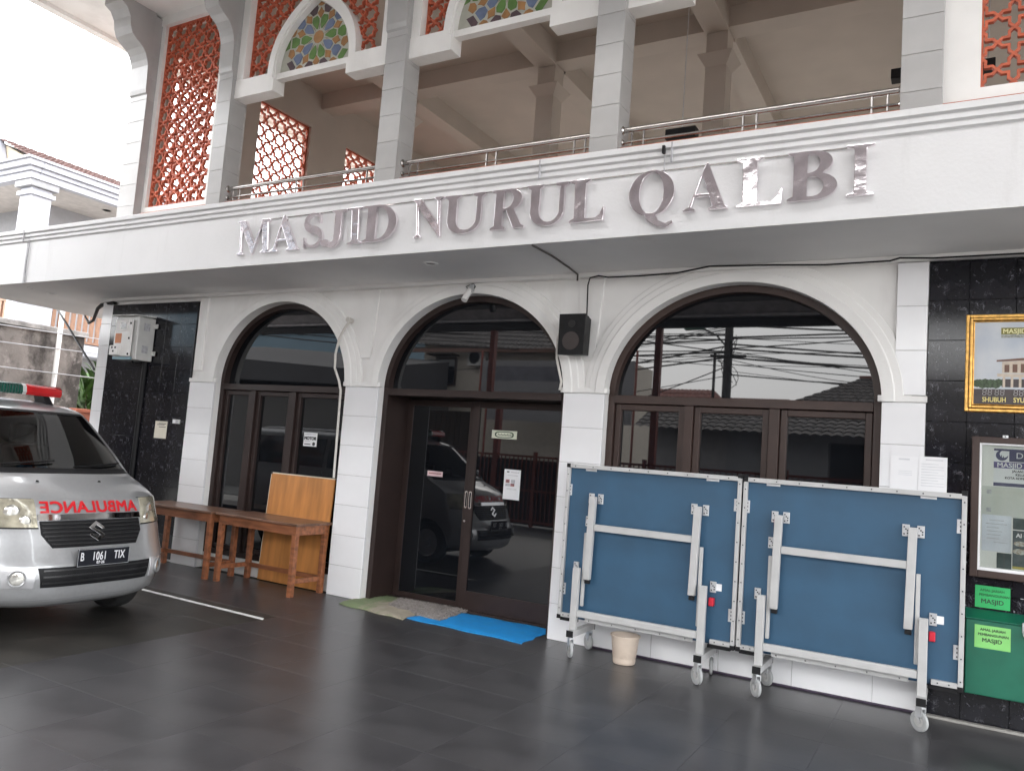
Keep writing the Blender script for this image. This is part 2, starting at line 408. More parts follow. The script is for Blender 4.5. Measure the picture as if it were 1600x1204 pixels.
# windows -------------------------------------------------------------
def arch_window(a, b, zb, mull, pane_y=.18, door=False):
    wdw = empty('entrance_door' if door else 'arched_window', (0, 0, 0)); wdw.parent = mosque; wdw.matrix_parent_inverse = Matrix.Translation(-MO)
    fr = MB(); f0, f1 = (.10, .34) if door else (.10, .22)
    inn = [ell(a, b, PI-PI*i/NA, -.062) for i in range(NA+1)]; outr = [ell(a, b, PI-PI*i/NA, -.002) for i in range(NA+1)]
    for i in range(NA):
        p, q, r, s = outr[i], outr[i+1], inn[i+1], inn[i]
        fr.face([(p[0], f0, p[1]), (q[0], f0, q[1]), (r[0], f0, r[1]), (s[0], f0, s[1])])
        fr.face([(s[0], f0, s[1]), (r[0], f0, r[1]), (r[0], f1, r[1]), (s[0], f1, s[1])])
    fr.build('frame', brown, wdw)
    j1 = .52 if door else f1
    for x0, x1 in ((a+.002, a+.064), (b-.064, b-.002)):
        B(x0, x1, f0, j1, zb, ZS-.0).build('frame', brown, wdw, bevel=.003)
    B(a+.066, b-.066, f0-.01, j1, ZS-.075, ZS).build('frame', brown, wdw, bevel=.004)
    lp = MB(); lp.poly([[ell(a, b, PI*i/NA, -.05) for i in range(NA+1)]], wallfn(pane_y), 0, .006); lp.build('pane', glassd, wdw)
    if not door:
        xs = [a+.066]+[v for mm in mull for v in mm]+[b-.066]
        B(a+.066, b-.066, f0, f1, zb, zb+.06).build('frame', brown, wdw, bevel=.003)
        for mm in mull: B(mm[0], mm[1], f0, f1, zb+.062, ZS-.077).build('frame', brown, wdw, bevel=.003)
        for i in range(0, len(xs), 2):
            x0, x1 = xs[i]+.004, xs[i+1]-.004; z0, z1 = zb+.065, ZS-.08; w_ = .055
            sa = MB().box(x0, x0+w_, .13, .20, z0, z1).box(x1-w_, x1, .13, .20, z0, z1).box(x0+w_, x1-w_, .131, .201, z1-w_, z1).box(x0+w_, x1-w_, .131, .201, z0, z0+w_)
            so_ = sa.build('sash', brown, wdw, bevel=.006)
            B(x0+w_-.01, x1-w_+.01, .17, .176, z0+w_-.01, z1-w_+.01).build('pane', glassd, wdw)
    return wdw
brown_r = brown; brown = mat('shaded_brown_aluminium', (.030, .019, .017), .42, var=.12, scale=5, spec=.32)  # same brown frames; shade on door and left window put into the colour
arch_window(*ARCH[0], .19, [(-7.64, -7.55), (-6.96, -6.87)])
dr = arch_window(*ARCH[1], .0, [], door=True)
brown_shade = brown; brown = brown_r; arch_window(*ARCH[2], .60, [(-2.135, -2.055), (-1.40, -1.315)]); brown = brown_shade
# sliding leaves
def leaf(x0, x1, y, lo, st=.075):
    B(x0, x0+st, y, y+.04, .02, 2.22).build('stile', brown, dr, bevel=.004); B(x1-st, x1, y, y+.04, .02, 2.22).build('stile', brown, dr, bevel=.004)
    B(x0+st, x1-st, y, y+.04, .02, lo).build('rail', brown, dr, bevel=.004); B(x0+st, x1-st, y, y+.04, 2.15, 2.22).build('rail', brown, dr, bevel=.004)
    B(x0+st-.01, x1-st+.01, y+.017, y+.023, lo-.01, 2.16).build('pane', glassd, dr)
leaf(-5.485, -4.565, .485, .075); leaf(-4.56, -3.36, .43, .215)
B(-5.485, -3.36, .40, .54, .0, .02).build('track', brown, dr, bevel=.003)
for x, y in ((-4.603, .483), (-4.518, .428)):
    cap = [(x+.019*math.cos(t)*1.0, 1.16+(.075 if math.sin(t) > 0 else -.075)+.019*math.sin(t)) for t in [2*PI*i/20 for i in range(20)]]
    inn_ = [(x+(px-x)*.5, 1.16+(pz-1.16)*.84) for px, pz in cap]
    h = MB(); h.poly([cap, inn_], wallfn(y), -.004, .002); h.build('handle', steel, dr)
    MB().poly([inn_], wallfn(y), -.001, .002).build('handle_recess', blackp, dr)
MB().lathe([(0, -.006), (.014, -.006), (.016, 0)], (-4.603, .483, .93), 'y', 16).build('lock', steel, dr)

brown = brown_r
# fascia and soffit ------------------------------------------------------
FY = -1.08
prof = [(FY, 3.445), (FY, 3.985), (FY+.018, 3.992), (FY+.018, 4.004), (FY-.012, 4.012), (FY-.012, 4.040), (FY+.008, 4.047), (FY+.008, 4.056), (FY-.022, 4.064), (FY-.022, 4.094), (FY-.002, 4.101), (FY-.002, 4.110), (FY-.034, 4.118), (FY-.034, 4.162), (FY-.02, 4.17), (-.2, 4.17)]
mpart(MB().grid([[(x, y, z) for y, z in prof] for x in (-12.65, 5.5)]), 'fascia', fasc)
for x in (-10.86, -3.12, -1.97): mpart(B(x-.006, x+.006, FY-.0365, FY-.02, 4.0, 4.16), 'fascia_joint', grayink)
mpart(B(-10.80, -10.785, FY-.003, FY+.01, 3.447, 3.99), 'fascia_joint', grayink)
# grimy drip run below the joint at left
mpart(MB().tube([(-10.79, FY-.008, 4.15), (-10.73, FY-.012, 3.95), (-10.75, FY-.012, 3.7), (-10.74, FY-.008, 3.45)], .008, 6), 'fascia_cable', grayink)
sf = MB(); sf.face([(-12.65, FY, ZT), (5.5, FY, ZT), (5.5, .06, ZT), (-12.65, .06, ZT)]); sf.face([(-12.65, .06, ZT), (-10.6, .06, ZT), (-10.6, 8, ZT), (-12.65, 8, ZT)])
mpart(sf, 'soffit', soff)
sd_ = MB(); sd_.box(-12.65, -12.6, FY+.002, 8, ZT+.002, 4.16); mpart(sd_, 'fascia', fasc)
mpart(B(-12.6, 5.5, -.25, 8, 4.05, 4.14), 'upper_floor', cream)
for x in (-10.2, -7.2, -4.2): mpart(MB().lathe([(0, ZT-.010), (.05, ZT-.010), (.07, ZT-.004), (.075, ZT)], (x, 0, 0), 'z', 20), 'soffit_spot', soff) if False else None
# kerb behind the columns, orange on top
mpart(B(-10.25, 5.5, .10, .30, 4.14, 4.64), 'balcony_kerb', cream); mpart(B(-10.25, 5.5, .085, .315, 4.642, 4.705), 'kerb_capping', orangep, bevel=.006)

# upper columns -----------------------------------------------------------
COLS = [(-10.65, -10.27), (-8.74, -8.48), (-5.89, -5.59), (-3.205, -2.91), (-.47, -.17)]
for i, (a, b) in enumerate(COLS):
    tiled('column', a, b, 4.17, 4.17+.3145*9, y=0, side=.225, core_y1=.28, ch=.3145, tm=tileg)
    if i > 0 or True: mpart(B(a, b, .0, .28, 7.003, 7.62), 'column_head', tileg)
# ogee brackets under the eave
og = [(0, 6.44), (-.022, 6.46), (-.03, 6.52), (-.042, 6.86), (-.065, 6.94), (-.10, 7.02), (-.16, 7.09), (-.25, 7.14), (-.33, 7.2), (-.37, 7.30), (-.39, 7.42), (-.45, 7.52), (-.55, 7.57), (-.55, 7.66), (0, 7.66)]
for a, b in COLS:
    mpart(MB().poly([og], lambda y, z, d: (d, y, z), a+.0, b-.0), 'eave_bracket', tileg)
# eave slab + upper beam
mpart(MB().box(-11.72, 5.5, -3.4, .10, 7.66, 7.80).box(-11.72, -10.66, .10, 9, 7.66, 7.80), 'eave_slab', paint)
mpart(B(-11.70, -11.55, -3.39, 9, 7.60, 7.66), 'eave_trim', paint); mpart(B(-11.55, 5.5, -3.39, -3.25, 7.60, 7.66), 'eave_trim', paint)
mpart(B(-10.66, 5.5, .101, .30, 7.52, 8.3), 'upper_beam', paint)

# lattice screens ----------------------------------------------------------
def lattice_edges(p):
    """star-and-cross tiling: one cell's bars, star centred on 0"""
    r1 = p*.5*1.0; q = r1*math.sqrt(.5)
    pts = []
    for k in range(16):
        a = PI*k/8
        pts.append((r1*math.cos(a), r1*math.sin(a)) if k % 2 == 0 else (r1*.765*math.cos(a), r1*.765*math.sin(a)))
    return [(pts[k], pts[(k+1) % 16]) for k in range(16)]
def lattice(x0, x1, z0, z1, fn, keep=None, p=.222, bw=.021, y0=0., y1=.045, org=None, border=None):
    mb = MB(); E = lattice_edges(p); nx = int((x1-x0)/p)+2; nz = int((z1-z0)/p)+2
    for i in range(-1, nx):
        for j in range(-1, nz):
            cx_, cz_ = ((org[0]+(i+.5)*p, org[1]+(j+.5)*p) if org else (x0+(i+.35)*p, z0+(j+.4)*p))
            for (ax, az_), (bx, bz) in E:
                a = (cx_+ax, cz_+az_); b = (cx_+bx, cz_+bz); mx_, mz_ = (a[0]+b[0])/2, (a[1]+b[1])/2
                if not (x0+.005 < mx_ < x1-.005 and z0+.005 < mz_ < z1-.005): continue
                if keep and not keep(mx_, mz_): continue
                dx, dz = b[0]-a[0], b[1]-a[1]; L = math.hypot(dx, dz); dx /= L; dz /= L; nx_, nz_ = -dz*bw/2, dx*bw/2
                e = .006; a = (a[0]-dx*e, a[1]-dz*e); b = (b[0]+dx*e, b[1]+dz*e)
                cl = lambda q: (min(max(q[0], x0), x1), min(max(q[1], z0), z1))
                yo = random.uniform(0, .0015)
                c = [cl((a[0]+nx_, a[1]+nz_)), cl((b[0]+nx_, b[1]+nz_)), cl((b[0]-nx_, b[1]-nz_)), cl((a[0]-nx_, a[1]-nz_))]
                mb.hexa([fn(q[0], q[1], y0+yo) for q in c]+[fn(q[0], q[1], y1-yo) for q in c])
    if border:
        a, b, c, d = border; bw2 = bw*.8
        for q in ((a-.02, a+bw2, c-.02, d+.02), (b-bw2, b+.02, c-.02, d+.02), (a+bw2, b-bw2, c-.02, c+bw2), (a+bw2, b-bw2, d-bw2, d+.02)):
            mb.hexa([fn(q[0], q[2], y0), fn(q[1], q[2], y0), fn(q[1], q[3], y0), fn(q[0], q[3], y0), fn(q[0], q[2], y1), fn(q[1], q[2], y1), fn(q[1], q[3], y1), fn(q[0], q[3], y1)])
    return mb
def lattice_obj(name, mb, m):
    me = D.meshes.new(name); me.from_pydata(mb.v, [], mb.f); me.update()
    bm = bmesh.new(); bm.from_mesh(me); bmesh.ops.recalc_face_normals(bm, faces=bm.faces); bm.to_mesh(me); bm.free(); me.materials.append(m)
    o = D.objects.new(name, me); S.collection.objects.link(o); o.parent = mosque; o.matrix_parent_inverse = Matrix.Translation(-MO); return o
def frame_rect(x0, x1, z0, z1, w_, y0, y1, xo0=None, xo1=None, zo0=None, zo1=None):
    return None
# left bay: framed full lattice
lattice_obj('lattice_screen', lattice(-10.25, -8.87, 4.73, 7.56, wallfn(.17), p=.21, org=(-10.19, 4.79), border=(-10.19, -8.93, 4.79, 7.52)), red)
mb = MB().box(-10.268, -10.19, .12, .26, 4.72, 7.52).box(-8.93, -8.742, .12, .26, 4.72, 7.52).box(-10.19, -8.93, .121, .261, 4.72, 4.79)
mpart(mb, 'screen_frame', paint)
# right bay beyond the last column
mpart(MB().box(-.168, .088, .10, .26, 4.18, 7.52).box(.088, 3.2, .101, .261, 4.18, 4.80).box(1.75, 3.2, .10, .26, 4.81, 7.52), 'screen_frame', paint)
lattice_obj('lattice_screen', lattice(.03, 1.81, 4.74, 7.56, wallfn(.17), org=(.088, 4.74), border=(.088, 1.75, 4.80, 7.52)), red)
# pointed arches with stained glass
AZ0, AZS, AH, AA = 6.10, 6.27, .95, .615
def pcurve(c, g_, n_=14, z0=AZS):
    """pointed arch outline left -> apex -> right, grown by g_"""
    A, H = AA+g_, AH+g_*1.25; L = []
    for i in range(n_+1):
        t = i/n_; L.append((c-A*(1-t**2.7), z0+H*t))
    return L+[(2*c-x, z) for x, z in L[::-1][1:]]
def clip_convex(poly, clip):
    def inside(p, a, b): return (b[0]-a[0])*(p[1]-a[1])-(b[1]-a[1])*(p[0]-a[0]) >= 0
    def cross(p, q, a, b):
        d1 = (q[0]-p[0], q[1]-p[1]); d2 = (b[0]-a[0], b[1]-a[1]); den = d1[0]*d2[1]-d1[1]*d2[0]
        t = ((a[0]-p[0])*d2[1]-(a[1]-p[1])*d2[0])/den if abs(den) > 1e-12 else 0
        return (p[0]+d1[0]*t, p[1]+d1[1]*t)
    outp = poly
    for i in range(len(clip)):
        a, b = clip[i], clip[(i+1) % len(clip)]; inp = outp; outp = []
        for k in range(len(inp)):
            p, q = inp[k-1], inp[k]
            if inside(q, a, b):
                if not inside(p, a, b): outp.append(cross(p, q, a, b))
                outp.append(q)
            elif inside(p, a, b): outp.append(cross(p, q, a, b))
        if not outp: return []
    return outp
gm = {k: mat('pane_'+k, c, .25, var=.18, scale=9) for k, c in dict(green=(.10, .20, .05), blue=(.13, .17, .27), orange=(.33, .17, .065), purple=(.085, .055, .065), clear=(.33, .29, .24)).items()}
came = mat('pale_came', (.42, .42, .36), .5)
for bi, (xl, xr) in enumerate(((-8.48, -5.89), (-5.59, -3.205), (-2.91, -.47))):
    c = (xl+xr)/2; c += (.03 if bi == 0 else .01)
    o_ = pcurve(c, .125, z0=AZS); i_ = pcurve(c, 0)
    band = MB(); rim = pcurve(c, .03)
    def strip(A_, B_, y0, y1):
        for k in range(len(A_)-1):
            p, q, r, s = A_[k], A_[k+1], B_[k+1], B_[k]
            band.hexa([(p[0], y0, p[1]), (q[0], y0, q[1]), (r[0], y0, r[1]), (s[0], y0, s[1]), (p[0], y1, p[1]), (q[0], y1, q[1]), (r[0], y1, r[1]), (s[0], y1, s[1])])
    strip(o_, rim, .055, .25); strip(rim, i_, .075, .25)
    AL, AR = i_[0][0], i_[-1][0]
    band.box(xl+.002, AL, .055, .25, AZ0, AZS).box(AR, xr-.002, .055, .25, AZ0, AZS)
    band.box(xl+.002, o_[0][0], .0555, .25, AZS, AZS+.075).box(o_[-1][0], xr-.002, .0555, .25, AZS, AZS+.075)
    for s_ in (xl+.004, xr-.13): band.box(s_, s_+.126, .06, .26, AZS+.08, 7.52)
    mpart(band, 'arch_frame', paint)
    mpart(B(AL, AR, .10, .20, AZS-.01, AZS+.07), 'glass_rail', paint, bevel=.004)
    A, H = AA+.10, AH+.12
    def keep(x, z, c=c, A=A, H=H):
        t = (z-AZS)/H
        return not (t < 1 and abs(x-c) < A*(1-max(t, 0)**2.7)-.05)
    lattice_obj('lattice_screen', lattice(xl+.07, xr-.07, AZS+.02, 7.56, wallfn(.16), lambda x, z: x < c and keep(x, z), p=.21, org=(xl+.13, AZS+.075), border=(xl+.13, xr-.13, AZS+.075, 7.52)), red)
    lattice_obj('lattice_screen', lattice(xl+.07, xr-.07, AZS+.02, 7.56, wallfn(.16), lambda x, z: x >= c and keep(x, z), p=.21, org=(xr-.13-.21*14, AZS+.075)), red)
    sg = mpart(MB().poly([pcurve(c, .01)], wallfn(.155), 0, .012), 'stained_glass', came)
    clip = [(AR-.0085, AZS+.06)] + [p for p in pcurve(c, -.008)[::-1] if p[1] > AZS+.065] + [(AL+.0085, AZS+.06)]
    rc = (c+.01, AZS+.47)
    def pol(a, r): return (rc[0]+r*math.cos(R_(a)), rc[1]+r*math.sin(R_(a)))
    panes = []
    panes.append(('orange', [pol(18+36*k, .085) if k % 2 == 0 else pol(18+36*k, .085) for k in range(10)]))
    seq = ['green', 'green', 'blue', 'green', 'blue', 'green', 'green', 'blue', 'green', 'blue']
    for k in range(10):
        a = 108-36*k
        panes.append((seq[k], [pol(a-5, .115), pol(a-14.5, .20), pol(a-14, .25), pol(a-7, .295), pol(a+7, .295), pol(a+14, .25), pol(a+14.5, .20), pol(a+5, .115)][::1]))
        b = a-18
        panes.append(('clear', [pol(b, .10), pol(b-4, .155), pol(b, .19), pol(b+4, .155)]))
        panes.append(('orange', [pol(b-1, .245), pol(b-7, .30), pol(b-10, .335), pol(b-4, .36), pol(b, .40), pol(b+4, .36), pol(b+10, .335), pol(b+7, .30)]))
        s2 = seq[k] if seq[k] == 'blue' or k in (3, 8) else 'purple'
        panes.append((s2 if k != 4 else 'blue', [pol(a-6, .325), pol(a-10.5, .40), pol(a-8, .46), pol(a+8, .46), pol(a+10.5, .40), pol(a+6, .325)]))
        panes.append(('orange', [pol(b-6, .43), pol(b-8, .49), pol(b, .53), pol(b+8, .49), pol(b+6, .43), pol(b, .415)]))
        panes.append(('purple' if k % 2 else 'green', [pol(a-7, .49), pol(a-9, .58), pol(a+9, .58), pol(a+7, .49)]))
    for col, pl in panes:
        area = sum(pl[i-1][0]*pl[i][1]-pl[i][0]*pl[i-1][1] for i in range(len(pl)))
        if area < 0: pl = pl[::-1]
        q = clip_convex(pl, clip)
        if len(q) < 3: continue
        ar = abs(sum(q[i-1][0]*q[i][1]-q[i][0]*q[i-1][1] for i in range(len(q))))/2
        if ar < .0004: continue
        mpart(MB().poly([q], wallfn(.155), -.005, .0), 'pane', gm[col], sg)
# stainless balustrade between columns
for i in range(1, 4):
    a, b = COLS[i][1], COLS[i+1][0]; y = .125
    ra = empty('balustrade'); ra.parent = mosque; ra.matrix_parent_inverse = Matrix.Translation(-MO)
    MB().tube([(a, y, 4.885), (b, y, 4.885)], .027, 12).build('handrail', steel, ra, smooth=True)
    MB().tube([(a, y, 4.765), (b, y, 4.765)], .014, 10).build('lower_rail', steel, ra, smooth=True)
    for x, s in ((a, 1), (b, -1)):
        MB().lathe([(0, 0), (.045, 0), (.045, .008*s), (.03, .02*s)], (x, y, 4.885), 'x', 16).build('flange', steel, ra)
        MB().lathe([(0, 0), (.03, 0), (.03, .008*s), (.02, .02*s)], (x, y, 4.765), 'x', 16).build('flange', steel, ra)
    nn = 3
    L = b-a
    for k, x in enumerate([a+.10, a+.22, a+L*.5-.06, a+L*.5+.06, b-.22, b-.10]):
        MB().tube([(x, y, 4.70), (x, y, 4.87)], .011, 8).build('post', steel, ra, smooth=True)
# upper hall ---------------------------------------------------------------
hx = -10.45
wallp = MB()
def ybox(y0, y1, z0, z1): wallp.box(hx-.2, hx, y0, y1, z0, z1)
WIN = [(.52, 1.75), (2.2, 3.4), (4.35, 5.6), (6.3, 7.4)]
ys = [.30]+[v for w_ in WIN for v in w_]+[9.]
for i in range(0, len(ys), 2): ybox(ys[i], ys[i+1], 4.14, 8.2)
for a, b in WIN: ybox(a, b, 4.14, 4.9); ybox(a, b, 7.38, 8.2)
mpart(wallp, 'hall_side_wall', cream)
for a, b in WIN: lattice_obj('lattice_screen', lattice(a, b, 4.9, 7.38, lambda u, z, d: (hx-.1+d, u, z), p=.235, bw=.022, border=(a+.01, b-.01, 4.91, 7.37)), red)
mpart(MB().box(hx, 5.5, 8.8, 9.0, 6.1, 8.2).box(hx, 5.5, 8.8, 9.0, 4.14, 5.0), 'hall_back_wall', cream)  # open band left in the unseen back wall to light the hall
mpart(B(hx, 5.5, .30, 9.0, 8.1, 8.2), 'hall_ceiling', cream)
mpart(B(5.3, 5.5, .30, 9.0, 4.14, 8.2), 'hall_side_wall', cream)
for a, b in COLS[1:]:
    mpart(B(a, b, 3.62, 3.92, 4.14, 7.28), 'hall_column', cream)
    mpart(MB().hexa([(a, 3.62, 7.28), (b, 3.62, 7.28), (b, 3.92, 7.28), (a, 3.92, 7.28), (a-.1, 3.52, 7.44), (b+.1, 3.52, 7.44), (b+.1, 4.02, 7.44), (a-.1, 4.02, 7.44)]), 'column_capital', cream)
    mpart(B(a, b, 3.62, 3.92, 7.442, 7.80), 'hall_column', cream)
    mpart(B(a-.02, b+.02, .30, 3.60, 7.76, 8.1), 'ceiling_beam', cream)
    mpart(B(a-.02, b+.02, 3.94, 8.8, 7.76, 8.1), 'ceiling_beam', cream)
mpart(B(hx, 5.3, 3.60, 3.94, 7.80, 8.1), 'ceiling_beam', cream)
mpart(B(hx, -8.9, 8.3, 8.79, 4.14, 8.1), 'hall_pilaster', cream) 
for a, b in COLS[2:]: mpart(B(a, b, 8.5, 8.79, 4.14, 8.1), 'hall_pilaster', cream)

# small black loudspeakers hung in the upper hall
for x, z, w_, lab in ((-2.80, 5.36, .35, 'black speaker bar hanging in the upper hall right of the middle column'), (-.56, 5.665, .21, 'small black speaker half hidden behind the right column upstairs'), (.17, 5.62, .11, 'small black speaker seen through the red screen at the top right')):
    t = tag(empty('hanging_speaker', (x, 1.5, z)), lab, 'speaker', 'black speakers hung in the upper hall')
    B(-w_/2, w_/2, 0, .14, 0, .10 if w_ < .3 else .115).build('cabinet', blackp, t, bevel=.006)
    MB().tube([(0, .07, .1), (0, .07, 8.1-z)], .006, 6).build('rod', zinc, t)
# ================================================================== SIGN LETTERS
def arc(cx_, cy_, rx, ry, a0, a1, n_=16): return [(cx_+rx*math.cos(R_(a0+(a1-a0)*i/n_)), cy_+ry*math.sin(R_(a0+(a1-a0)*i/n_))) for i in range(n_+1)]
def stroke(pts, ws):
    L, Rr = [], []
    for i, p in enumerate(pts):
        q0 = pts[max(i-1, 0)]; q1 = pts[min(i+1, len(pts)-1)]; dx, dy = q1[0]-q0[0], q1[1]-q0[1]; l_ = math.hypot(dx, dy) or 1
        nx_, ny_ = -dy/l_*ws[i]/2, dx/l_*ws[i]/2; L.append((p[0]+nx_, p[1]+ny_)); Rr.append((p[0]-nx_, p[1]-ny_))
    return L+Rr[::-1]
def stem(x0, x1, e=.11, bot=True, top=True):
    pts = [(x0-e, 0), (x1+e, 0), (x1+e, .035), (x1+.02, .075), (x1, .12)] if bot else [(x0, 0), (x1, 0)]
    pts += [(x1, .88), (x1+.02, .925), (x1+e, .965), (x1+e, 1), (x0-e, 1), (x0-e, .965), (x0-.02, .925), (x0, .88)] if top else [(x1, 1), (x0, 1)]
    pts += [(x0, .12), (x0-.02, .075), (x0-e, .035)] if bot else []
    return pts
GL = {}
GL['I'] = [[stem(.28, .72, .28)]]
GL['M'] = [[[(0, 0), (.20, 0), (.20, .035), (.135, .07), (.175, .80), (.44, .0), (.47, 0), (.775, .82), (.775, .10), (.70, .04), (.70, 0), (1.0, 0), (1.0, .04), (.935, .10), (.935, .90), (1.0, .96), (1.0, 1), (.78, 1), (.525, .30), (.29, 1), (.07, 1), (.07, .965), (.13, .90), (.085, .07), (0, .035)]]]
GL['A'] = [[[(0, 0), (.27, 0), (.27, .04), (.19, .08), (.255, .29), (.585, .29), (.655, .08), (.575, .04), (.575, 0), (1, 0), (1, .04), (.93, .085), (.545, 1.02), (.50, 1.02), (.125, .09), (0, .04)], [(.28, .36), (.415, .76), (.56, .36)]]]
sp = arc(.50, .745, .31, .215, 35, 250, 18)+arc(.50, .275, .36, .235, 70, -160, 22)
GL['S'] = [[stroke(sp, [.06+.16*math.exp(-((i-18.5)/8.0)**2) for i in range(len(sp))])], [[(.74, .99), (.80, .99), (.81, .70), (.775, .70)]], [[(.13, .0), (.19, .0), (.165, .30), (.125, .30)]]]
jp = [(.66, .5), (.66, .30)]+arc(.40, .22, .26, .20, 0, -125, 12)
GL['J'] = [[[(.42, 1), (1, 1), (1, .96), (.83, .92), (.80, .86), (.80, .25), (.54, .25), (.54, .86), (.52, .92), (.42, .96)]], [stroke(jp[1:], [.27-.012*i for i in range(len(jp)-1)])], [arc(.20, .10, .17, .10, 0, 360, 18)[:-1]]]
GL['D'] = [[[(0, 0), (.45, 0)]+arc(.45, .5, .55, .5, -88, 88, 20)+[(.45, 1), (0, 1), (0, .96), (.12, .91), (.12, .09), (0, .04)], [(.38, .06)]+arc(.42, .5, .35, .44, -88, 88, 16)+[(.38, .94)]]]
GL['N'] = [[[(0, 0), (.24, 0), (.24, .035), (.165, .08), (.165, .76), (.83, -.02), (.885, -.02), (.885, .90), (1, .96), (1, 1), (.70, 1), (.70, .96), (.80, .90), (.80, .33), (.25, 1), (0, 1), (0, .96), (.09, .88), (.09, .08), (0, .035)]]]
GL['U'] = [[[(.09, .88)]+[(.09, .35)]+arc(.50, .33, .41, .34, 185, 360, 18)+[(.91, .90), (1, .96), (1, 1), (.70, 1), (.70, .96), (.80, .90), (.80, .36)]+arc(.555, .35, .245, .27, 0, -180, 16)+[(.31, .90), (.40, .96), (.40, 1), (0, 1), (0, .96)]]]
GL['R'] = [[[(0, 0), (.44, 0), (.44, .035), (.35, .09), (.35, .45), (.45, .45), (.68, .03), (.72, 0), (1, 0), (1, .04), (.92, .07), (.67, .47)]+arc(.55, .74, .34, .26, -60, 90, 14)+[(0, 1), (0, .96), (.11, .91), (.11, .09), (0, .035)], [(.35, .52), (.47, .52)]+arc(.47, .735, .165, .205, -80, 80, 10)+[(.47, .94), (.35, .94)]]]
GL['L'] = [[[(0, 0), (.97, 0), (1, .32), (.96, .32), (.88, .16), (.75, .075), (.46, .075), (.46, .90), (.60, .96), (.60, 1), (0, 1), (0, .96), (.14, .90), (.14, .10), (0, .04)]]]
GL['Q'] = [[arc(.5, .5, .5, .52, 0, 360, 36)[:-1], arc(.5, .5, .27, .465, 0, 360, 30)[:-1]], [[(.33, .06), (.60, .04), (.68, -.13), (.83, -.20), (.97, -.155), (1.0, -.20), (.86, -.30), (.66, -.27), (.46, -.14)]]]
GL['B'] = [[[(0, 0), (.52, 0)]+arc(.56, .27, .44, .27, -85, 72, 12)+[(.72, .535)]+arc(.52, .76, .38, .24, -55, 88, 12)+[(.5, 1), (0, 1), (0, .96), (.12, .91), (.12, .09), (0, .04)], [(.40, .07), (.52, .07)]+arc(.52, .27, .21, .20, -80, 80, 10)+[(.40, .47)], [(.40, .555), (.48, .56)]+arc(.48, .75, .17, .185, -75, 80, 10)+[(.40, .94)]]]
sign = tag(empty('sign_lettering', (-3.6, FY, 3.57)), 'polished steel serif letters MASJID NURUL QALBI mounted on the white balcony fascia', 'sign')
for ch, x0, x1 in (('M', -6.72, -6.235), ('A', -6.24, -5.83), ('S', -5.79, -5.485), ('J', -5.53, -5.20), ('I', -5.19, -4.995), ('D', -4.985, -4.594), ('N', -4.389, -4.06), ('U', -4.055, -3.63), ('R', -3.563, -3.224), ('U', -3.21, -2.83), ('L', -2.814, -2.5), ('Q', -2.295, -1.928), ('A', -1.854, -1.518), ('L', -1.46, -1.131), ('B', -1.097, -.767), ('I', -.711, -.533)):
    W_, H_ = x1-x0, .352; z0 = 3.562+.006*(x0+6.7); mb = MB()
    tx, tz = random.uniform(-.03, .03), (-.12 if (ch == 'N' or x0 in (-1.46, -6.72, -6.24)) else -.085 if x0 in (-.711, -5.19) else random.uniform(-.055, .015))
    for k, loops in enumerate(GL[ch]):
        mb.poly(loops, lambda u, v, d: (u*W_-W_/2, d+(u-.5)*tx*W_+(v-.5)*tz*H_, v*H_), -.034-.0007*k, .0)
    o = mb.build('letter', letter_m, sign, bevel=.004, loc=((x0+x1)/2+3.6, -.012, z0-3.57), angle=50)
MB().tube([(-6.3+3.6, -.006, .352), (-.6+3.6, -.006, .385)], .005, 6).build('mounting_wire', steel, sign)
MB().tube([(-2.03+3.6, -.01, .37), (-2.03+3.6, -.03, .60)], .004, 6).build('feed_wire', grayink, sign)
B(-2.04+3.6, -2.02+3.6, -.06, -.03, .50, .56).build('cable_clip', blackp, sign)

# ================================================================== THINGS ON THE WALL
def wallpanel(name, x0, x1, z0, z1, y, th, m, parent, **k): return B(x0, x1, y-th, y, z0, z1).build(name, m, parent, **k)
def flat(x, z, y): return lambda u, v, d: (x+u, y, z+v)
# black loudspeaker beside the door
t = tag(empty('loudspeaker', (-3.14, 0, 2.63)), 'black box loudspeaker hung on the white wall between door and right window', 'speaker')
MB().hexa([(-.13, -.24, 0), (.13, -.24, 0), (.095, -.03, .02), (-.095, -.03, .02), (-.135, -.24, .385), (.135, -.24, .385), (.10, -.03, .37), (-.10, -.03, .37)]).build('cabinet', blackp, t, bevel=.006)
MB().poly([[(.085*math.cos(a*PI/16), .13+.085*math.sin(a*PI/16)) for a in range(32)]], wallfn(-.241), -.006, .001).build('woofer', mat('woofer_cone', (.035, .026, .024), .5), t, bevel=.004)
MB().poly([[(.035*math.cos(a*PI/12), .29+.035*math.sin(a*PI/12)) for a in range(24)]], wallfn(-.241), -.005, .001).build('tweeter', rubber, t)
B(-.02, -.004, -.2435, -.241, .182, .205).build('badge', paper, t); B(.004, .012, -.2435, -.241, .182, .205).build('badge', paper, t)
B(-.03, .03, -.04, .0, .14, .24).build('bracket', blackp, t)
# its cable along the moulding
cb = MB().tube([(-3.04, -.10, 3.01), (-3.09, -.03, 3.03), (-3.10, -.03, 3.33), (-3.07, -.06, 3.39), (-2.98, -.07, 3.405), (-2.88, -.07, 3.385), (-2.58, -.065, 3.385), (-2.22, -.065, 3.395), (-1.93, -.065, 3.44), (-1.45, -.065, 3.425), (-.98, -.065, 3.40), (-.5, -.065, 3.405), (-.43, -.065, 3.425), (-.2, -.065, 3.41), (1.5, -.065, 3.41)], .007, 6)
tag(cb.build('speaker_cable', blackp, smooth=True), 'thin black cable running from the loudspeaker along the top of the right arch', 'cable')
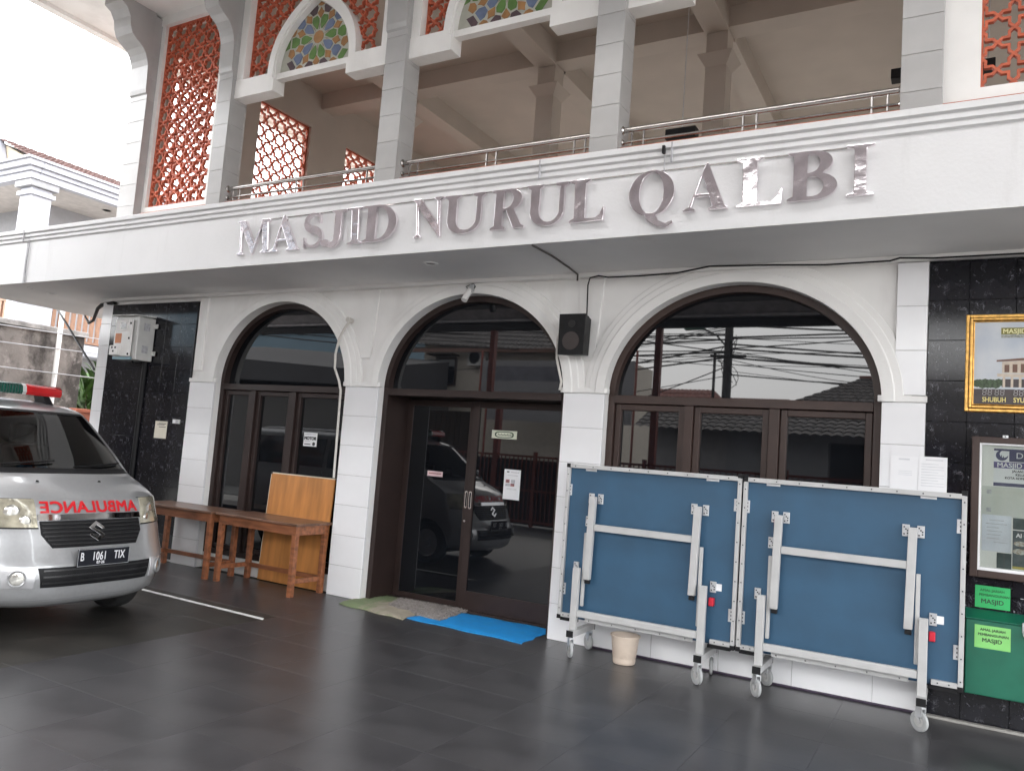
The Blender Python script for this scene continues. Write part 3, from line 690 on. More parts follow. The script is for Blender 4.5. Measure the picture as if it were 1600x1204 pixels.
# grey cable on the soffit
tag(MB().tube([(-3.16, -1.07, 3.437), (-3.15, -.72, 3.437), (-3.18, -.3, 3.437), (-3.20, -.06, 3.43), (-3.2, -.06, 3.37)], .009, 6).build('soffit_cable', mat('dusty_cable', (.09, .08, .075), .8), smooth=True), 'dusty grey cable crossing the soffit above the loudspeaker', 'cable')
# white conduit hanging over the left arch
pv = mat('white_conduit', (.58, .55, .51), .5, var=.08)
t = tag(MB().tube([(-6.02, -.03, 3.04), (-6.06, -.05, 2.97), (-6.13, -.05, 2.85), (-6.17, -.05, 2.66), (-6.165, -.045, 2.50), (-6.09, -.04, 2.36), (-6.055, -.035, 2.25), (-6.045, -.03, 1.6), (-6.04, -.03, 1.27)], .014, 8).build('white_conduit', pv, smooth=True), 'off-white flexible conduit hanging down the right jamb of the left arch', 'conduit')
MB().lathe([(0, -.05), (.03, -.05), (.03, .02), (0, .02)], (-6.02, -.02, 3.05), 'y', 12).build('junction_box', pv, t)
t = tag(MB().tube([(-3.33, -.04, 2.96), (-3.38, -.04, 2.80), (-3.37, -.04, 2.62), (-3.335, -.04, 2.5), (-3.31, -.03, 2.40), (-3.32, -.03, 2.32)], .012, 8).build('door_conduit', pv, smooth=True), 'grey-white conduit curling down the right side of the door arch by the loudspeaker', 'conduit')
MB().lathe([(0, -.05), (.025, -.05), (.025, .02), (0, .02)], (-3.33, -.02, 2.98), 'y', 12).build('junction_box', pv, t)
# small white lamp over the door arch
t = tag(empty('arch_lamp', (-4.43, -.03, 3.27)), 'small white cylinder camera fixed on the crown of the door arch', 'camera')
MB().tube([(0, 0, .06), (-.01, -.05, -.01), (-.015, -.08, -.06)], .033, 12).build('housing', paint, t, smooth=True, angle=50)
MB().tube([(0, .0, .05), (-.05, -.01, .10), (.03, .0, .13), (.06, .0, .10), (.02, -.02, .03)], .006, 6).build('cable', blackp, t)
B(.0, .05, -.02, .03, .04, .12).build('bracket', zinc, t)
# soffit downlights
for i, (x, y, lab) in enumerate(((-4.455, -.72, 'round downlight in the soffit above the door'), (-11.1, -.52, 'dusty round downlight in the soffit at the far left corner of the building'), (-11.02, -.85, 'small round fitting in the soffit close to the fascia, far left'))):
    t = tag(empty('soffit_downlight', (x, y, ZT)), lab, 'downlight', 'downlights in the balcony soffit')
    r = .075 if i < 2 else .04
    MB().lathe([(r*.62, -.002), (r*.72, -.012), (r*.95, -.010), (r, -.001)], n=24).build('trim_ring', soff, t, smooth=True)
    MB().lathe([(0, -.003), (r*.64, -.003)], n=20).build('lamp', mat('dim_lamp_glass', (.16, .15, .14), .3), t)
# electricity meter
t = tag(empty('electricity_meter', (-9.70, -.01, 2.53)), 'grey-white electricity meter box on the black marble wall', 'meter box')
wp = mat('meter_plastic', (.60, .60, .58), .4, var=.05)
B(-.235, .245, -.25, 0, .02, .60).build('case', wp, t, bevel=.012)
MB().hexa([(-.245, -.32, .60), (.25, -.32, .60), (.25, .0, .615), (-.245, .0, .615), (-.245, -.32, .612), (.25, -.32, .612), (.25, 0, .635), (-.245, 0, .635)]).build('rain_hood', wp, t, bevel=.003)
B(-.20, .17, -.285, -.27, .06, .55).build('front_plate', paint, t, bevel=.006)
B(-.085, .085, -.298, -.285, .40, .53).build('display', paint, t, bevel=.004); B(-.055, .055, -.301, -.298, .425, .505).build('screen', mat('meter_screen', (.10, .105, .10), .2), t)
B(-.17, -.04, -.288, -.285, .235, .365).build('sticker', mat('orange_sticker', (.55, .17, .04), .5), t)
B(-.21, -.02, -.33, -.285, .07, .20).build('breaker_cover', paint, t, bevel=.006)
for p in ((-.15, .17), (-.08, .17), (-.12, .12)): B(p[0]-.012, p[0]+.012, -.335, -.33, p[1]-.012, p[1]+.012).build('switch', blackp, t)
B(-.18, .2, -.29, -.27, .015, .05).build('bottom_strip', mat('faded_blue', (.17, .30, .36), .5), t)
for p in ((.13, .50), (.12, .30), (.13, .09)): MB().lathe([(0, -.293), (.014, -.291), (.016, -.284)], (p[0], 0, p[1]), 'y', 12).build('screw', blackp, t)
for z in (.42, .12): B(.246, .249, -.17, -.08, z, z+.10).build('vent', grayink, t)
for z in (.47, .10): B(.245, .31, -.03, -.005, z, z+.06).build('lug', wp, t, bevel=.004)
MB().tube([(.0, -.12, .02), (.05, -.11, -.06), (.12, -.06, -.02)], .012, 8).build('cable', blackp, t)
tag(MB().tube([(-9.58, -.016, 2.55), (-9.585, -.016, 1.2), (-9.59, -.016, .03)], .032, 8).build('meter_conduit', blackp, smooth=True), 'black conduit running down the marble wall under the meter box', 'conduit')
# papers and switches
t = tag(B(-9.24, -9.0, -.004, .008, 1.545, 1.77).build('wall_notice', mat('cream_paper', (.62, .58, .48), .6, var=.04)), 'small cream paper notice on the black marble wall below the meter', 'notice')
for z, x0, x1 in ((1.735, -9.17, -9.02), (1.72, -9.2, -9.05), (1.69, -9.16, -9.02)): B(x0, x1, -.005, -.004, z, z+.008).build('print', ink, t)
t = tag(empty('light_switch', (-8.82, 0, 1.75)), 'white double light switch on the black marble wall beside the left pier', 'switch')
B(-.065, .065, -.018, .012, .0, .055).build('plate', wp, t, bevel=.004); B(-.055, -.01, -.022, -.018, .008, .047).build('rocker', paper, t, bevel=.002); B(.01, .055, -.022, -.018, .008, .047).build('rocker', grayink, t, bevel=.002)
def sheet(name, x0, x1, z0, z1, y, label, cat, m=paper, lines=(), lm=grayink, rot=0):
    o = tag(B(x0, x1, y-.002, y, z0, z1).build(name, m), label, cat)
    for lx0, lx1, lz, h, *mm in lines:
        B(x0+lx0*(x1-x0), x0+lx1*(x1-x0), y-.0026, y-.002, z0+lz*(z1-z0), z0+lz*(z1-z0)+h).build('print', mm[0] if mm else lm, o)
    return o
o = sheet('window_sticker', -6.74, -6.53, 1.595, 1.755, .17, 'white no-motorcycle sticker with black lettering on the left window', 'sticker', lines=[(.08, .92, .86, .008), (.08, .5, .36, .006), (.08, .55, .12, .010, ink)])
text('lettering', 'MOTOR', .052, ink, o, flat(-6.73, 1.672, .1665), .0035)
MB().poly([[(-6.575+.022*math.cos(k*PI/8), 1.625+.022*math.sin(k*PI/8)) for k in range(16)]], wallfn(.1675), -.0006, .001).build('emblem', ink, o)
o = sheet('door_sticker', -4.32, -4.015, 1.835, 1.92, .4455, 'cream sticker with dark green scroll calligraphy on the right door glass', 'sticker', mat('sticker_cream', (.62, .64, .52), .5))
dkg = mat('dark_green_print', (.03, .055, .03), .6)
ring = [(-4.167+.115*math.copysign(abs(math.cos(a))**.6, math.cos(a)), 1.877+.034*math.copysign(abs(math.sin(a))**.7, math.sin(a))) for a in [2*PI*k/32 for k in range(32)]]
rin = [(-4.167+(x+4.167)*.86, 1.877+(z-1.877)*.74) for x, z in ring]
MB().poly([ring, rin], wallfn(.4434), -.0008, .0).build('border', dkg, o)
for k in range(9):
    x = -4.245+.019*k; MB().tube([(x, .4428, 1.866), (x+.006, .4428, 1.89-.01*(k % 2)), (x+.014, .4428, 1.868), (x+.02, .4428, 1.878)], .0026, 5).build('calligraphy', dkg, o)
o = sheet('door_notice', -4.13, -3.935, 1.21, 1.52, .4455, 'white A4 notice with small red and grey pictures on the right door glass', 'notice', lines=[(.15, .3, .90, .012, ink), (.4, .9, .90, .006), (.2, .85, .80, .004), (.12, .35, .55, .035, mat('dull_red_print', (.30, .13, .13), .6, var=.5, scale=60)), (.45, .68, .55, .035, grayink), (.12, .40, .44, .026, grayink), (.42, .66, .44, .03, MATS['dull_red_print']), (.2, .8, .36, .003), (.2, .8, .33, .003)])
sheet('pink_sticker', -5.15, -4.945, 1.372, 1.43, .4995, 'small pale pink sticker on the left door glass', 'sticker', mat('pink_paper', (.68, .50, .51), .6), lines=[(.1, .9, .45, .012, MATS['dull_red_print'])])
txt = [(.25, .85, .90, .01)]+[(.1, .9 if k % 3 else .7, .80-.07*k, .005) for k in range(9)]
pg = mat('pale_print', (.62, .63, .65), .6)
sheet('pier_notice', -.455, -.265, 1.60, 1.885, -.003, 'left of two faded white notices on the pier above the right table', 'notice', lines=[(.3, .7, .90, .012)]+[(.3, .8, .6-.05*k, .004) for k in range(3)], lm=pg)
sheet('pier_notice', -.262, -.07, 1.60, 1.892, -.004, 'right of two faded white notices, overlapping the black marble above the right table', 'notice', lines=txt, lm=pg)
# gold framed prayer-time board
t = tag(empty('prayer_clock', (.03, 0, 2.245)), 'gold framed prayer time board with a printed mosque picture on the black marble', 'clock board')
GW, GH = 1.35, .725
for k, (i0, i1, y) in enumerate(((0, .024, -.030), (.026, .046, -.042), (.048, .058, -.030))):
    MB().box(i0, i1, y, 0, i0, GH-i0).box(GW-i1, GW-i0, y, 0, i0, GH-i0).box(i1, GW-i1, y+.0005, 0, i0, i1).box(i1, GW-i1, y+.0005, 0, GH-i1, GH-i0).build('frame', gold, t, bevel=.005)
for j in range(44):
    MB().lathe([(0, -.0345), (.005, -.033), (.007, -.029)], (.012, 0, .02+j*.0158), 'y', 8).build('bead', gold, t) if False else None
skyp = mat('print_sky', (.42, .47, .54), .5, col2=(.60, .62, .64), scale=3)
B(.056, GW-.056, -.016, -.0, .17, GH-.056).build('picture', skyp, t); B(.056, GW-.056, -.0165, -.0, .055, .17).build('picture_band', mat('print_dark', (.045, .032, .032), .4, var=.3, scale=12), t)
tr_ = MB(); random.seed(3)
for k in range(9): 
    x = .07+.017*k; tr_.lathe([(0, -.0185), (.022+.012*random.random(), -.017), (.03, -.0162)], (x+.01, 0, .20+.02*random.random()), 'y', 8)
tr_.build('printed_trees', mat('print_tree', (.06, .09, .05), .6, var=.4, scale=60), t)
pc = mat('print_cream', (.55, .47, .38), .5, var=.1, scale=40); pb = mat('print_brown', (.16, .085, .06), .5)
MB().poly([[(.20, .385), (.56, .42), (.95, .42), (.95, .40), (.56, .395), (.20, .372)]], wallfn(-.0165), -.001, 0).build('printed_roof', pb, t)
MB().poly([[(.235, .29), (.235, .372), (.56, .395), (.95, .40), (.95, .275)]], wallfn(-.0163), -.001, 0).build('printed_storey', pc, t)
MB().poly([[(.205, .262), (.205, .285), (.95, .272), (.95, .245)]], wallfn(-.0166), -.0012, 0).build('printed_slab', pc, t)
for k in range(10):
    x = .25+.05*k; B(x, x+.03, -.0182, -.0172, .295, .35+.004*k).build('printed_window', pb, t); B(x-.01, x+.006, -.0178, -.0164, .185, .262-.001*k).build('printed_column', pc, t)
MB().box(.235, .95, -.0171, -.0163, .185, .245).build('printed_shade', MATS['print_dark'], t)
B(.225, .62, -.0175, -.016, .575, .625).build('title_band', mat('olive_print', (.20, .19, .04), .5), t); B(.225, .62, -.0172, -.016, .55, .572).build('subtitle_band', mat('olive_grey', (.28, .29, .26), .5, var=.3, scale=80), t)
yl = mat('yellow_print', (.72, .62, .22), .5)
text('title', 'MASJID NURUL QALBI', .047, mat('pale_yellow', (.75, .72, .40), .5), t, lambda u, v, d: (.235+u, -.0182, .583+v), .0012)
def seg7(x, z, s, par):
    mb = MB(); a = .18
    for (p, q) in (((0, 0), (1, 0)), ((0, 1), (1, 1)), ((0, 2), (1, 2)), ((0, 0), (0, 1)), ((0, 1), (0, 2)), ((1, 0), (1, 1)), ((1, 1), (1, 2))):
        dx, dz = q[0]-p[0], q[1]-p[1]; e = .12
        mb.bar((x+(p[0]+dx*e+.08*p[1])*s, -.0175, z+(p[1]+dz*e)*s), (x+(q[0]-dx*e+.08*q[1])*s, -.0175, z+(q[1]-dz*e)*s), .001, a*s, up=(dx and 0, 0, 1) if dx else (1, 0, 0))
    return mb.build('digit', mat('dead_led', (.36, .35, .35), .5), par)
for k, nm in enumerate(('SHUBUH', 'SYURUQ', 'DZUHUR', 'ASHAR', 'MAGHRIB', 'ISYA')):
    x = .115+.195*k
    for q in (0, .034, .078, .112): seg7(x+q, .125, .021, t)
    text('caption', nm, .044, yl, t, lambda u, v, d, x=x: (x-.002+u*.88, -.0182, .075+v*1.15), .001)
# notice board
t = tag(empty('notice_board', (.085, 0, 1.05)), 'brown framed glazed notice board full of papers on the right black marble wall', 'notice board')
BW, BH = 1.5, 1.01
MB().box(0, .05, -.06, 0, 0, BH).box(BW-.05, BW, -.06, 0, 0, BH).box(.05, BW-.05, -.0605, 0, 0, .05).box(.05, BW-.05, -.0605, 0, BH-.045, BH).build('frame', brown, t, bevel=.004)
MB().box(.05, .064, -.05, 0, .05, BH-.045).box(.064, BW-.05, -.0505, 0, .05, .072).box(.064, BW-.05, -.0505, 0, BH-.058, BH-.045).build('inner_frame', paper, t, bevel=.002)
B(.064, BW-.05, -.01, -.001, .072, BH-.058).build('backing', mat('aged_backing', (.80, .79, .74), .6, col2=(.86, .86, .84), scale=2), t)
nav = mat('navy_print', (.05, .05, .12), .5); pur = mat('purple_banner', (.10, .08, .22), .5)
B(.14, .9, -.013, -.01, .66, .93).build('poster', paper, t); B(.14, .9, -.0136, -.013, .915, .93).build('print', nav, t); B(.235, .9, -.0137, -.013, .84, .93).build('print', nav, t)
B(.14, .9, -.0138, -.013, .79, .835).build('print', pur, t); B(.14, .9, -.0138, -.013, .66, .685).build('print', nav, t)
text('heading', 'MASJID NURUL QALBI', .047, paper, t, lambda u, v, d: (.16+u*1.05, -.0145, .797+v), .0009)
text('heading', 'DKM', .06, paper, t, lambda u, v, d: (.275+u*1.05, -.0145, .865+v), -.0005)
text('address', 'JALAN KH. RAYA', .022, ink, t, lambda u, v, d: (.255+u, -.0145, .765+v), .0008); text('address', 'KELURAHAN', .022, ink, t, lambda u, v, d: (.275+u, -.0145, .74+v), .0008)
text('address', 'KOTA ADMINISTRASI', .022, ink, t, lambda u, v, d: (.21+u, -.0145, .715+v), .0008)
ci = (.19, .882)
MB().poly([[(ci[0]+.038*math.cos(R_(a)), ci[1]+.038*math.sin(R_(a))) for a in range(60, 361, 15)]+[(ci[0]+.012+.026*math.cos(R_(a)), ci[1]+.010+.026*math.sin(R_(a))) for a in range(340, 79, -15)]], wallfn(-.0135), -.0008, 0).build('crescent_emblem', nav, t)
for k, x in enumerate((.185, .197, .212)): B(x, x+.005, -.0144, -.0136, .857, .885-.008*k).build('emblem_tower', nav, t)
B(.07, .90, -.0128, -.01, .44, .655).build('paper_sheet', mat('ageing_paper', (.68, .69, .66), .6, col2=(.58, .60, .54), scale=4), t)
for z in (.60, .47): B(.10, .13, -.0135, -.0128, z, z+.03).build('print', grayink, t)
B(.075, .255, -.014, -.0128, .19, .45).build('letter_sheet', mat('bluish_paper', (.70, .72, .78), .6), t)
for k, (a, b) in enumerate(((.12, .21), (.10, .23), (.105, .18), (.105, .20), (.105, .19), (.105, .185), (.15, .235))): B(a, b, -.0146, -.014, .41-.026*k, .414-.026*k).build('print', grayink, t)
dg = mat('dark_teal_poster', (.035, .055, .055), .5, col2=(.09, .12, .12), scale=9)
B(.265, .9, -.014, -.0128, .36, .44).build('poster', dg, t); B(.265, .9, -.0139, -.0127, .10, .352).build('poster', mat('teal_poster', (.05, .075, .08), .5, col2=(.12, .14, .15), scale=14), t); B(.265, .9, -.0141, -.0129, .082, .10).build('print', mat('mustard_print', (.45, .38, .10), .5), t)
text('heading', "Al Qur'an", .04, paper, t, lambda u, v, d: (.285+u, -.0146, .305+v), .0015)
for x, z, r in ((.31, .26, .03), (.31, .205, .034)): MB().poly([[(x+r*1.3*math.cos(k*PI/8), z+r*.6*math.sin(k*PI/8)) for k in range(16)]], wallfn(-.0142), -.0005, 0).build('picture', mat('food_print', (.30, .22, .15), .5, col2=(.6, .6, .55), scale=60), t)
B(.17, .26, -.0135, -.0128, .075, .185).build('poster', dg, t)
glz = D.materials.new('clear_glazing'); glz.use_nodes = True
gn = glz.node_tree.nodes; gn.clear(); go_ = gn.new('ShaderNodeOutputMaterial'); gmx = gn.new('ShaderNodeMixShader'); gt = gn.new('ShaderNodeBsdfTransparent'); gg = gn.new('ShaderNodeBsdfGlossy'); gf = gn.new('ShaderNodeFresnel')
gg.inputs['Roughness'].default_value = .02; gf.inputs[0].default_value = 1.5; gt.inputs[0].default_value = (.93, .95, .94, 1)
for a_, b_ in ((gf.outputs[0], gmx.inputs[0]), (gt.outputs[0], gmx.inputs[1]), (gg.outputs[0], gmx.inputs[2]), (gmx.outputs[0], go_.inputs[0])): glz.node_tree.links.new(a_, b_)
B(.064, BW-.05, -.044, -.040, .072, BH-.058).build('glazing', glz, t)
B(.19, .225, -.064, -.06, BH-.004, BH+.016).build('lock_tab', zinc, t, bevel=.002); MB().lathe([(0, -.0655), (.004, -.065), (.005, -.064)], (.207, 0, BH+.006), 'y', 8).build('screw', ink, t)
# donation box and its signs
lg = mat('lime_paper', (.22, .58, .16), .6, var=.03); mg = mat('green_paper', (.03, .42, .12), .6, var=.03)
t = tag(empty('donation_box', (.07, 0, .26)), 'green steel donation box hung on the right black marble wall', 'donation box')
MB().hexa([(0, -.21, 0), (.75, -.21, 0), (.75, 0, .0), (0, 0, .0), (0, -.19, .505), (.75, -.19, .505), (.75, 0, .505), (0, 0, .505)]).build('case', green, t, bevel=.006)
MB().hexa([(-.005, -.195, .508), (.755, -.195, .508), (.755, 0, .55), (-.005, 0, .55), (-.005, -.195, .516), (.755, -.195, .516), (.755, 0, .56), (-.005, 0, .56)]).build('lid', green, t, bevel=.003)
B(.335, .40, -.205, -.19, .46, .53).build('hasp', zinc, t, bevel=.004); MB().lathe([(0, -.225), (.03, -.225), (.032, -.205), (0, -.205)], (.37, 0, .455), 'y', 16).build('padlock', zinc, t)
def bysign(u, v, d): return (.055+u, -.2115+.02*((.32+v)/.505), .32+v)
MB().poly([[(0, 0), (.215, -.0), (.215, .155), (0, .155)]], bysign, 0, None).build('lime_sign', lg, t)
for s, x, z, sz, e in (('AMAL JARIAH', .033, .118, .025, .0006), ('PEMBANGUNAN', .02, .085, .0245, .0006), ('MASJID', .045, .043, .038, .0007)): text('lettering', s, sz, ink, t, lambda u, v, d, x=x, z=z: tuple(Vector(bysign(x+u, z+v, 0))+Vector((0, -.0012, 0))), e)
o = tag(B(.127, .343, -.002, .006, .832, .988).build('green_sign', mg), 'bright green paper sign on the black marble above the donation box', 'sign')
gi = mat('dark_green_ink', (.01, .10, .03), .6)
for s, x, z, sz, e, mm in (('AMAL JARIAH', .03, .117, .025, .0005, gi), ('PEMBANGUNAN', .025, .083, .025, .0005, gi), ('MASJID', .036, .032, .045, .0006, ink)): text('lettering', s, sz, mm, o, lambda u, v, d, x=x, z=z: (.127+x+u, -.003, .832+z+v), e)
sheet('white_sign', .405, .56, .80, .97, .004, 'white paper sign at the right edge above the donation box', 'sign', lines=[(.1, .9, .7, .02)])

# ================================================================== TABLE TENNIS TABLES
def tt_table():
    t = empty('table_tennis_table')
    W_ = 1.525
    # local: x 0..W, front = -y, z from floor
    B(.012, W_-.012, -.012, .010, .312, 1.622).build('board', blueb, t, bevel=.002)
    B(.004, W_-.004, .010, .020, .30, 1.632).build('playing_surface', mat('blue_top', (.03, .08, .17), .5), t)
    B(0, W_-.012, -.045, -.0125, 1.598, 1.634).build('frame_bar', alu, t, bevel=.003)
    B(-.002, .030, -.046, -.0127, .322, 1.597).build('frame_bar', alu, t, bevel=.003); B(W_-.028, W_+.004, -.046, -.0127, .322, 1.620).build('frame_bar', alu, t, bevel=.003)
    B(.030, .150, -.045, -.0125, .308, .343).build('frame_bar', alu, t, bevel=.003); B(W_-.19, W_-.028, -.045, -.0125, .308, .343).build('frame_bar', alu, t, bevel=.003)
    B(.262, 1.195, -.047, -.0125, .296, .330).build('frame_bar', alu, t, bevel=.003)
    for x, z in ((-.004, 1.60), (W_-.03, 1.622), (-.006, .29), (W_-.03, .29)): B(x, x+.036, -.048, .015, z, z+.036).build('corner_cap', blackp, t, bevel=.003)
    B(.02, .18, -.03, .012, .276, .300).build('corner_foot', blackp, t); B(W_-.21, W_-.03, -.03, .012, .276, .300).build('corner_foot', blackp, t)
    sc = tile_mesh(.009, .004, .009, ink, .001)
    for k in range(9): inst('screw', sc, t, (.08+k*.168, -.046, 1.616))
    for k in range(9): inst('screw', sc, t, (.014, -.047, .38+k*.145)); inst('screw', sc, t, (W_-.012, -.047, .36+k*.152))
    for k in range(5): inst('screw', sc, t, (.30+k*.21, -.048, .314))
    for x in (.055, .105, W_-.15, W_-.08): inst('screw', sc, t, (x, -.046, .326))
    # upper folded U
    def leg(name, x, z0, z1, y0=-.105, w_=.058, x1=None):
        x1 = x if x1 is None else x1
        MB().hexa([(x-w_/2, y0, z0), (x+w_/2, y0, z0), (x+w_/2, y0+.048, z0), (x-w_/2, y0+.048, z0), (x1-w_/2, y0, z1), (x1+w_/2, y0, z1), (x1+w_/2, y0+.048, z1), (x1-w_/2, y0+.048, z1)]).build(name, alu, t, bevel=.005)
    leg('leg', .272, .66, 1.365, x1=.284); leg('leg', 1.186, .665, 1.37, x1=1.20)
    for x in (.280, 1.187): B(x-.022, x+.022, -.10, -.07, .628, .66).build('foot_cap', blackp, t, bevel=.004)
    B(.312, 1.166, -.10, -.062, 1.078, 1.133).build('cross_bar', alu, t, bevel=.004)
    for x in (.232, 1.241): B(x-.014, x+.014, -.075, -.05, .43, 1.05).build('stay', alu, t, bevel=.004)
    leg('leg', .185, .23, .752, y0=-.13); leg('leg', 1.282, .23, .757, y0=-.13)
    B(.215, 1.252, -.125, -.085, .345, .400).build('cross_bar', alu, t, bevel=.004)
    pm = tile_mesh(.048, .012, .085, zinc, .002); hole = tile_mesh(.010, .003, .010, ink, .001)
    for x, z in ((.243, 1.347), (.328, 1.347), (.226, 1.147), (1.152, 1.344), (1.248, 1.342), (.140, .747), (1.338, .747)):
        p = inst('hinge_plate', pm, t, (x, -.022, z))
        for dx, dz in ((-.011, .025), (.011, .0), (-.011, -.025), (.011, -.018), (0, .01)): inst('hole', hole, p, (dx, -.0065, dz))
    for x, z in ((.028, 1.405), (.030, .546), (W_-.036, 1.407), (W_-.04, .547)):
        p = inst('edge_bracket', pm, t, (x, -.016, z), sc=(.8, .6, 1.15))
        for dz in (-.025, 0, .025): inst('hole', hole, p, (.004, -.0065, dz))
    for x in (.22, 1.29): inst('edge_bracket', pm, t, (x, -.016, 1.592), rot=(0, PI/2, 0), sc=(.5, .6, 1.2))
    B(1.36, 1.405, -.018, -.0125, .72, .775).build('label_plate', paper, t, bevel=.002)
    rp = mat('red_plastic', (.50, .012, .03), .4)
    B(1.315, 1.355, -.06, -.013, .60, .665).build('latch', rp, t, bevel=.006); B(.245, .256, -.06, -.013, 1.19, 1.33).build('latch', rp, t, bevel=.003)
    # wheeled feet
    for x in (.185, 1.282):
        MB().box(x-.03, x+.03, -.165, .30, .178, .228).build('foot_bar', alu, t, bevel=.005)
        for y in (-.168, .302): B(x-.031, x+.031, y-.003, y+.003, .176, .230).build('end_cap', blackp, t)
        for y in (-.135, .26):
            c = empty('caster', (x, y, 0), random.uniform(.2, 1.2), t)
            MB().lathe([(0, .165), (.020, .165), (.022, .177), (0, .177)], n=14).build('swivel', zinc, c)
            MB().hexa([(-.020, -.02, .10), (-.014, -.02, .10), (-.014, .035, .10), (-.020, .035, .10), (-.020, -.025, .165), (-.014, -.025, .165), (-.014, .025, .165), (-.020, .025, .165)]).hexa([(.014, -.02, .10), (.020, -.02, .10), (.020, .035, .10), (.014, .035, .10), (.014, -.025, .165), (.020, -.025, .165), (.020, .025, .165), (.014, .025, .165)]).hexa([(-.020, -.012, .07), (-.015, -.012, .07), (-.015, .03, .10), (-.020, .03, .10), (-.020, -.016, .075), (-.015, -.016, .075), (-.015, .02, .12), (-.020, .02, .12)]).box(-.020, .020, -.025, .025, .158, .166).build('fork', zinc, c)
            wl_ = MB().lathe([(.038, -.011), (.058, -.013), (.068, -.009), (.07, 0), (.068, .009), (.058, .013), (.038, .011)], (0, .01, .07), 'x', 24); wl_.build('wheel', wheelg, c, smooth=True, angle=50)
            MB().lathe([(0, -.014), (.014, -.014), (.016, -.009), (.038, -.008), (.038, .008), (.016, .009), (.014, .014), (0, .014)], (0, .01, .07), 'x', 16).build('hub', mat('hub_grey', (.46, .46, .45), .5), c)
    return t
def fix_depth(t): return t
tt = tt_table(); tt.location = (-3.012, -.35, 0)
tag(tt, 'folded blue table-tennis half in front of the door-side pier, with the bucket under it', 'ping-pong table', 'folded table tennis halves')
t2 = copy_tree(tt); t2.location = (-1.468, -.347, 0); t2.rotation_euler.z = R_(.2)
t2['label'] = 'folded blue table-tennis half next to the green donation box'
# bucket
bk = tag(empty('bucket', (-2.41, -.30, 0)), 'small dirty cream plastic bucket on the floor under the blue table', 'bucket')
bm_ = mat('cream_plastic', (.62, .52, .43), .45, var=.06, scale=5); stained(bm_, (.42, .34, .27), 6, .5, .75, amount=.6)
MB().lathe([(0, .003), (.088, .003), (.093, .01), (.118, .222), (.127, .226), (.127, .236), (.121, .238), (.115, .234), (.095, .02), (0, .02)], n=36).build('body', bm_, bk, smooth=True, angle=40)
MB().tube([(.125*math.cos(a), .125*math.sin(a), .225+.006*math.sin(a*2)) for a in [PI*k/12+.2 for k in range(13)]], .004, 6).build('handle', bm_, bk)
# ================================================================== BENCH TABLES AND PLYWOOD
def bench(L_, Wd, H_, lab):
    t = tag(empty('wooden_table'), lab, 'table', 'low brown wooden tables')
    B(-L_/2, L_/2, -Wd/2, Wd/2, H_-.025, H_).build('top', woodtop, t, bevel=.004)
    e = .035; lw_ = .055
    for sx in (-1, 1):
        for sy in (-1, 1):
            x = sx*(L_/2-e-lw_/2); y = sy*(Wd/2-e-lw_/2)
            B(x-lw_/2, x+lw_/2, y-lw_/2, y+lw_/2, .0, H_-.026).build('leg', wood, t, bevel=.003)
    x = L_/2-e; y = Wd/2-e
    for sy in (-1, 1): B(-x+lw_, x-lw_, sy*(y-.012)-.011, sy*(y-.012)+.011, H_-.125, H_-.026).build('apron', wood, t, bevel=.002)
    for sx in (-1, 1): B(sx*(x-.012)-.011, sx*(x-.012)+.011, -y+lw_, y-lw_, H_-.125, H_-.026).build('apron', wood, t, bevel=.002); B(sx*(x-.028)-.012, sx*(x-.028)+.012, -y+lw_, y-lw_, .135, .185).build('stretcher', wood, t, bevel=.002)
    B(-x+.05, x-.05, Wd/2-e-.04, Wd/2-e-.015, .136, .184).build('stretcher', wood, t, bevel=.002)
    return t
b1 = bench(1.30, .56, .772, 'right one of two low brown wooden tables, its end in front of the plywood sheet'); b1.location = (-6.70, -.215, 0); b1.rotation_euler.z = R_(-1.5)
b2 = bench(1.32, .50, .772, 'left one of two low brown wooden tables, reaching behind the ambulance nose'); b2.location = (-8.06, -.265, 0); b2.rotation_euler.z = R_(1.0)
t = tag(empty('plywood_sheet', (-6.60, .016, 0)), 'orange-brown plywood sheet leaning against the left window behind the table', 'plywood')
t.rotation_euler.x = R_(-2.9)
B(-.50, .49, -.009, .009, .012, 1.245).build('sheet', ply, t, bevel=.002)
MB().box(-.502, .492, -.010, .010, 1.246, 1.258).box(-.508, -.501, -.010, .010, .02, 1.258).build('edge_trim', pale, t, bevel=.002)
B(-.512, -.485, -.013, .013, 1.235, 1.264).build('corner_guard', blackp, t, bevel=.004)
# ================================================================== MATS
def cloth(name, pts, m, lab, cat, th=.012, amp=.008, n_=26, seed=1, fringe=None):
    """soft quad of cloth lying on the floor; pts = 4 corners"""
    random.seed(seed); a, b, c, d = [Vector((*p, 0)) for p in pts]; rows = []; low = []
    for i in range(n_+1):
        v = i/n_; r = []; q = []
        for j in range(n_+1):
            u = j/n_; p = a.lerp(b, u).lerp(d.lerp(c, u), v)
            wv = amp*(.5+.5*math.sin(u*9+seed+v*4)*math.sin(v*7+seed*2+u*3))+amp*.5*random.random()
            edge = min(u, 1-u, v, 1-v); k = min(1, edge*9)
            p = p+Vector((.012*math.sin(v*17+seed)*(1-k), .012*math.sin(u*15+seed)*(1-k), 0))
            r.append((p.x, p.y, .002+th*(.35+.65*k)+wv*(.3+.7*k))); q.append((p.x, p.y, .001))
        rows.append(r); low.append(q)
    mb = MB().grid(rows)
    rim = lambda R0: R0[0]+[r[-1] for r in R0[1:]]+R0[-1][::-1][1:]+[r[0] for r in R0[::-1]][1:]
    A_, B_ = rim(rows), rim(low); mb.grid([A_, B_])
    o = mb.build(name, m, smooth=True, angle=60); tag(o, lab, cat); return o
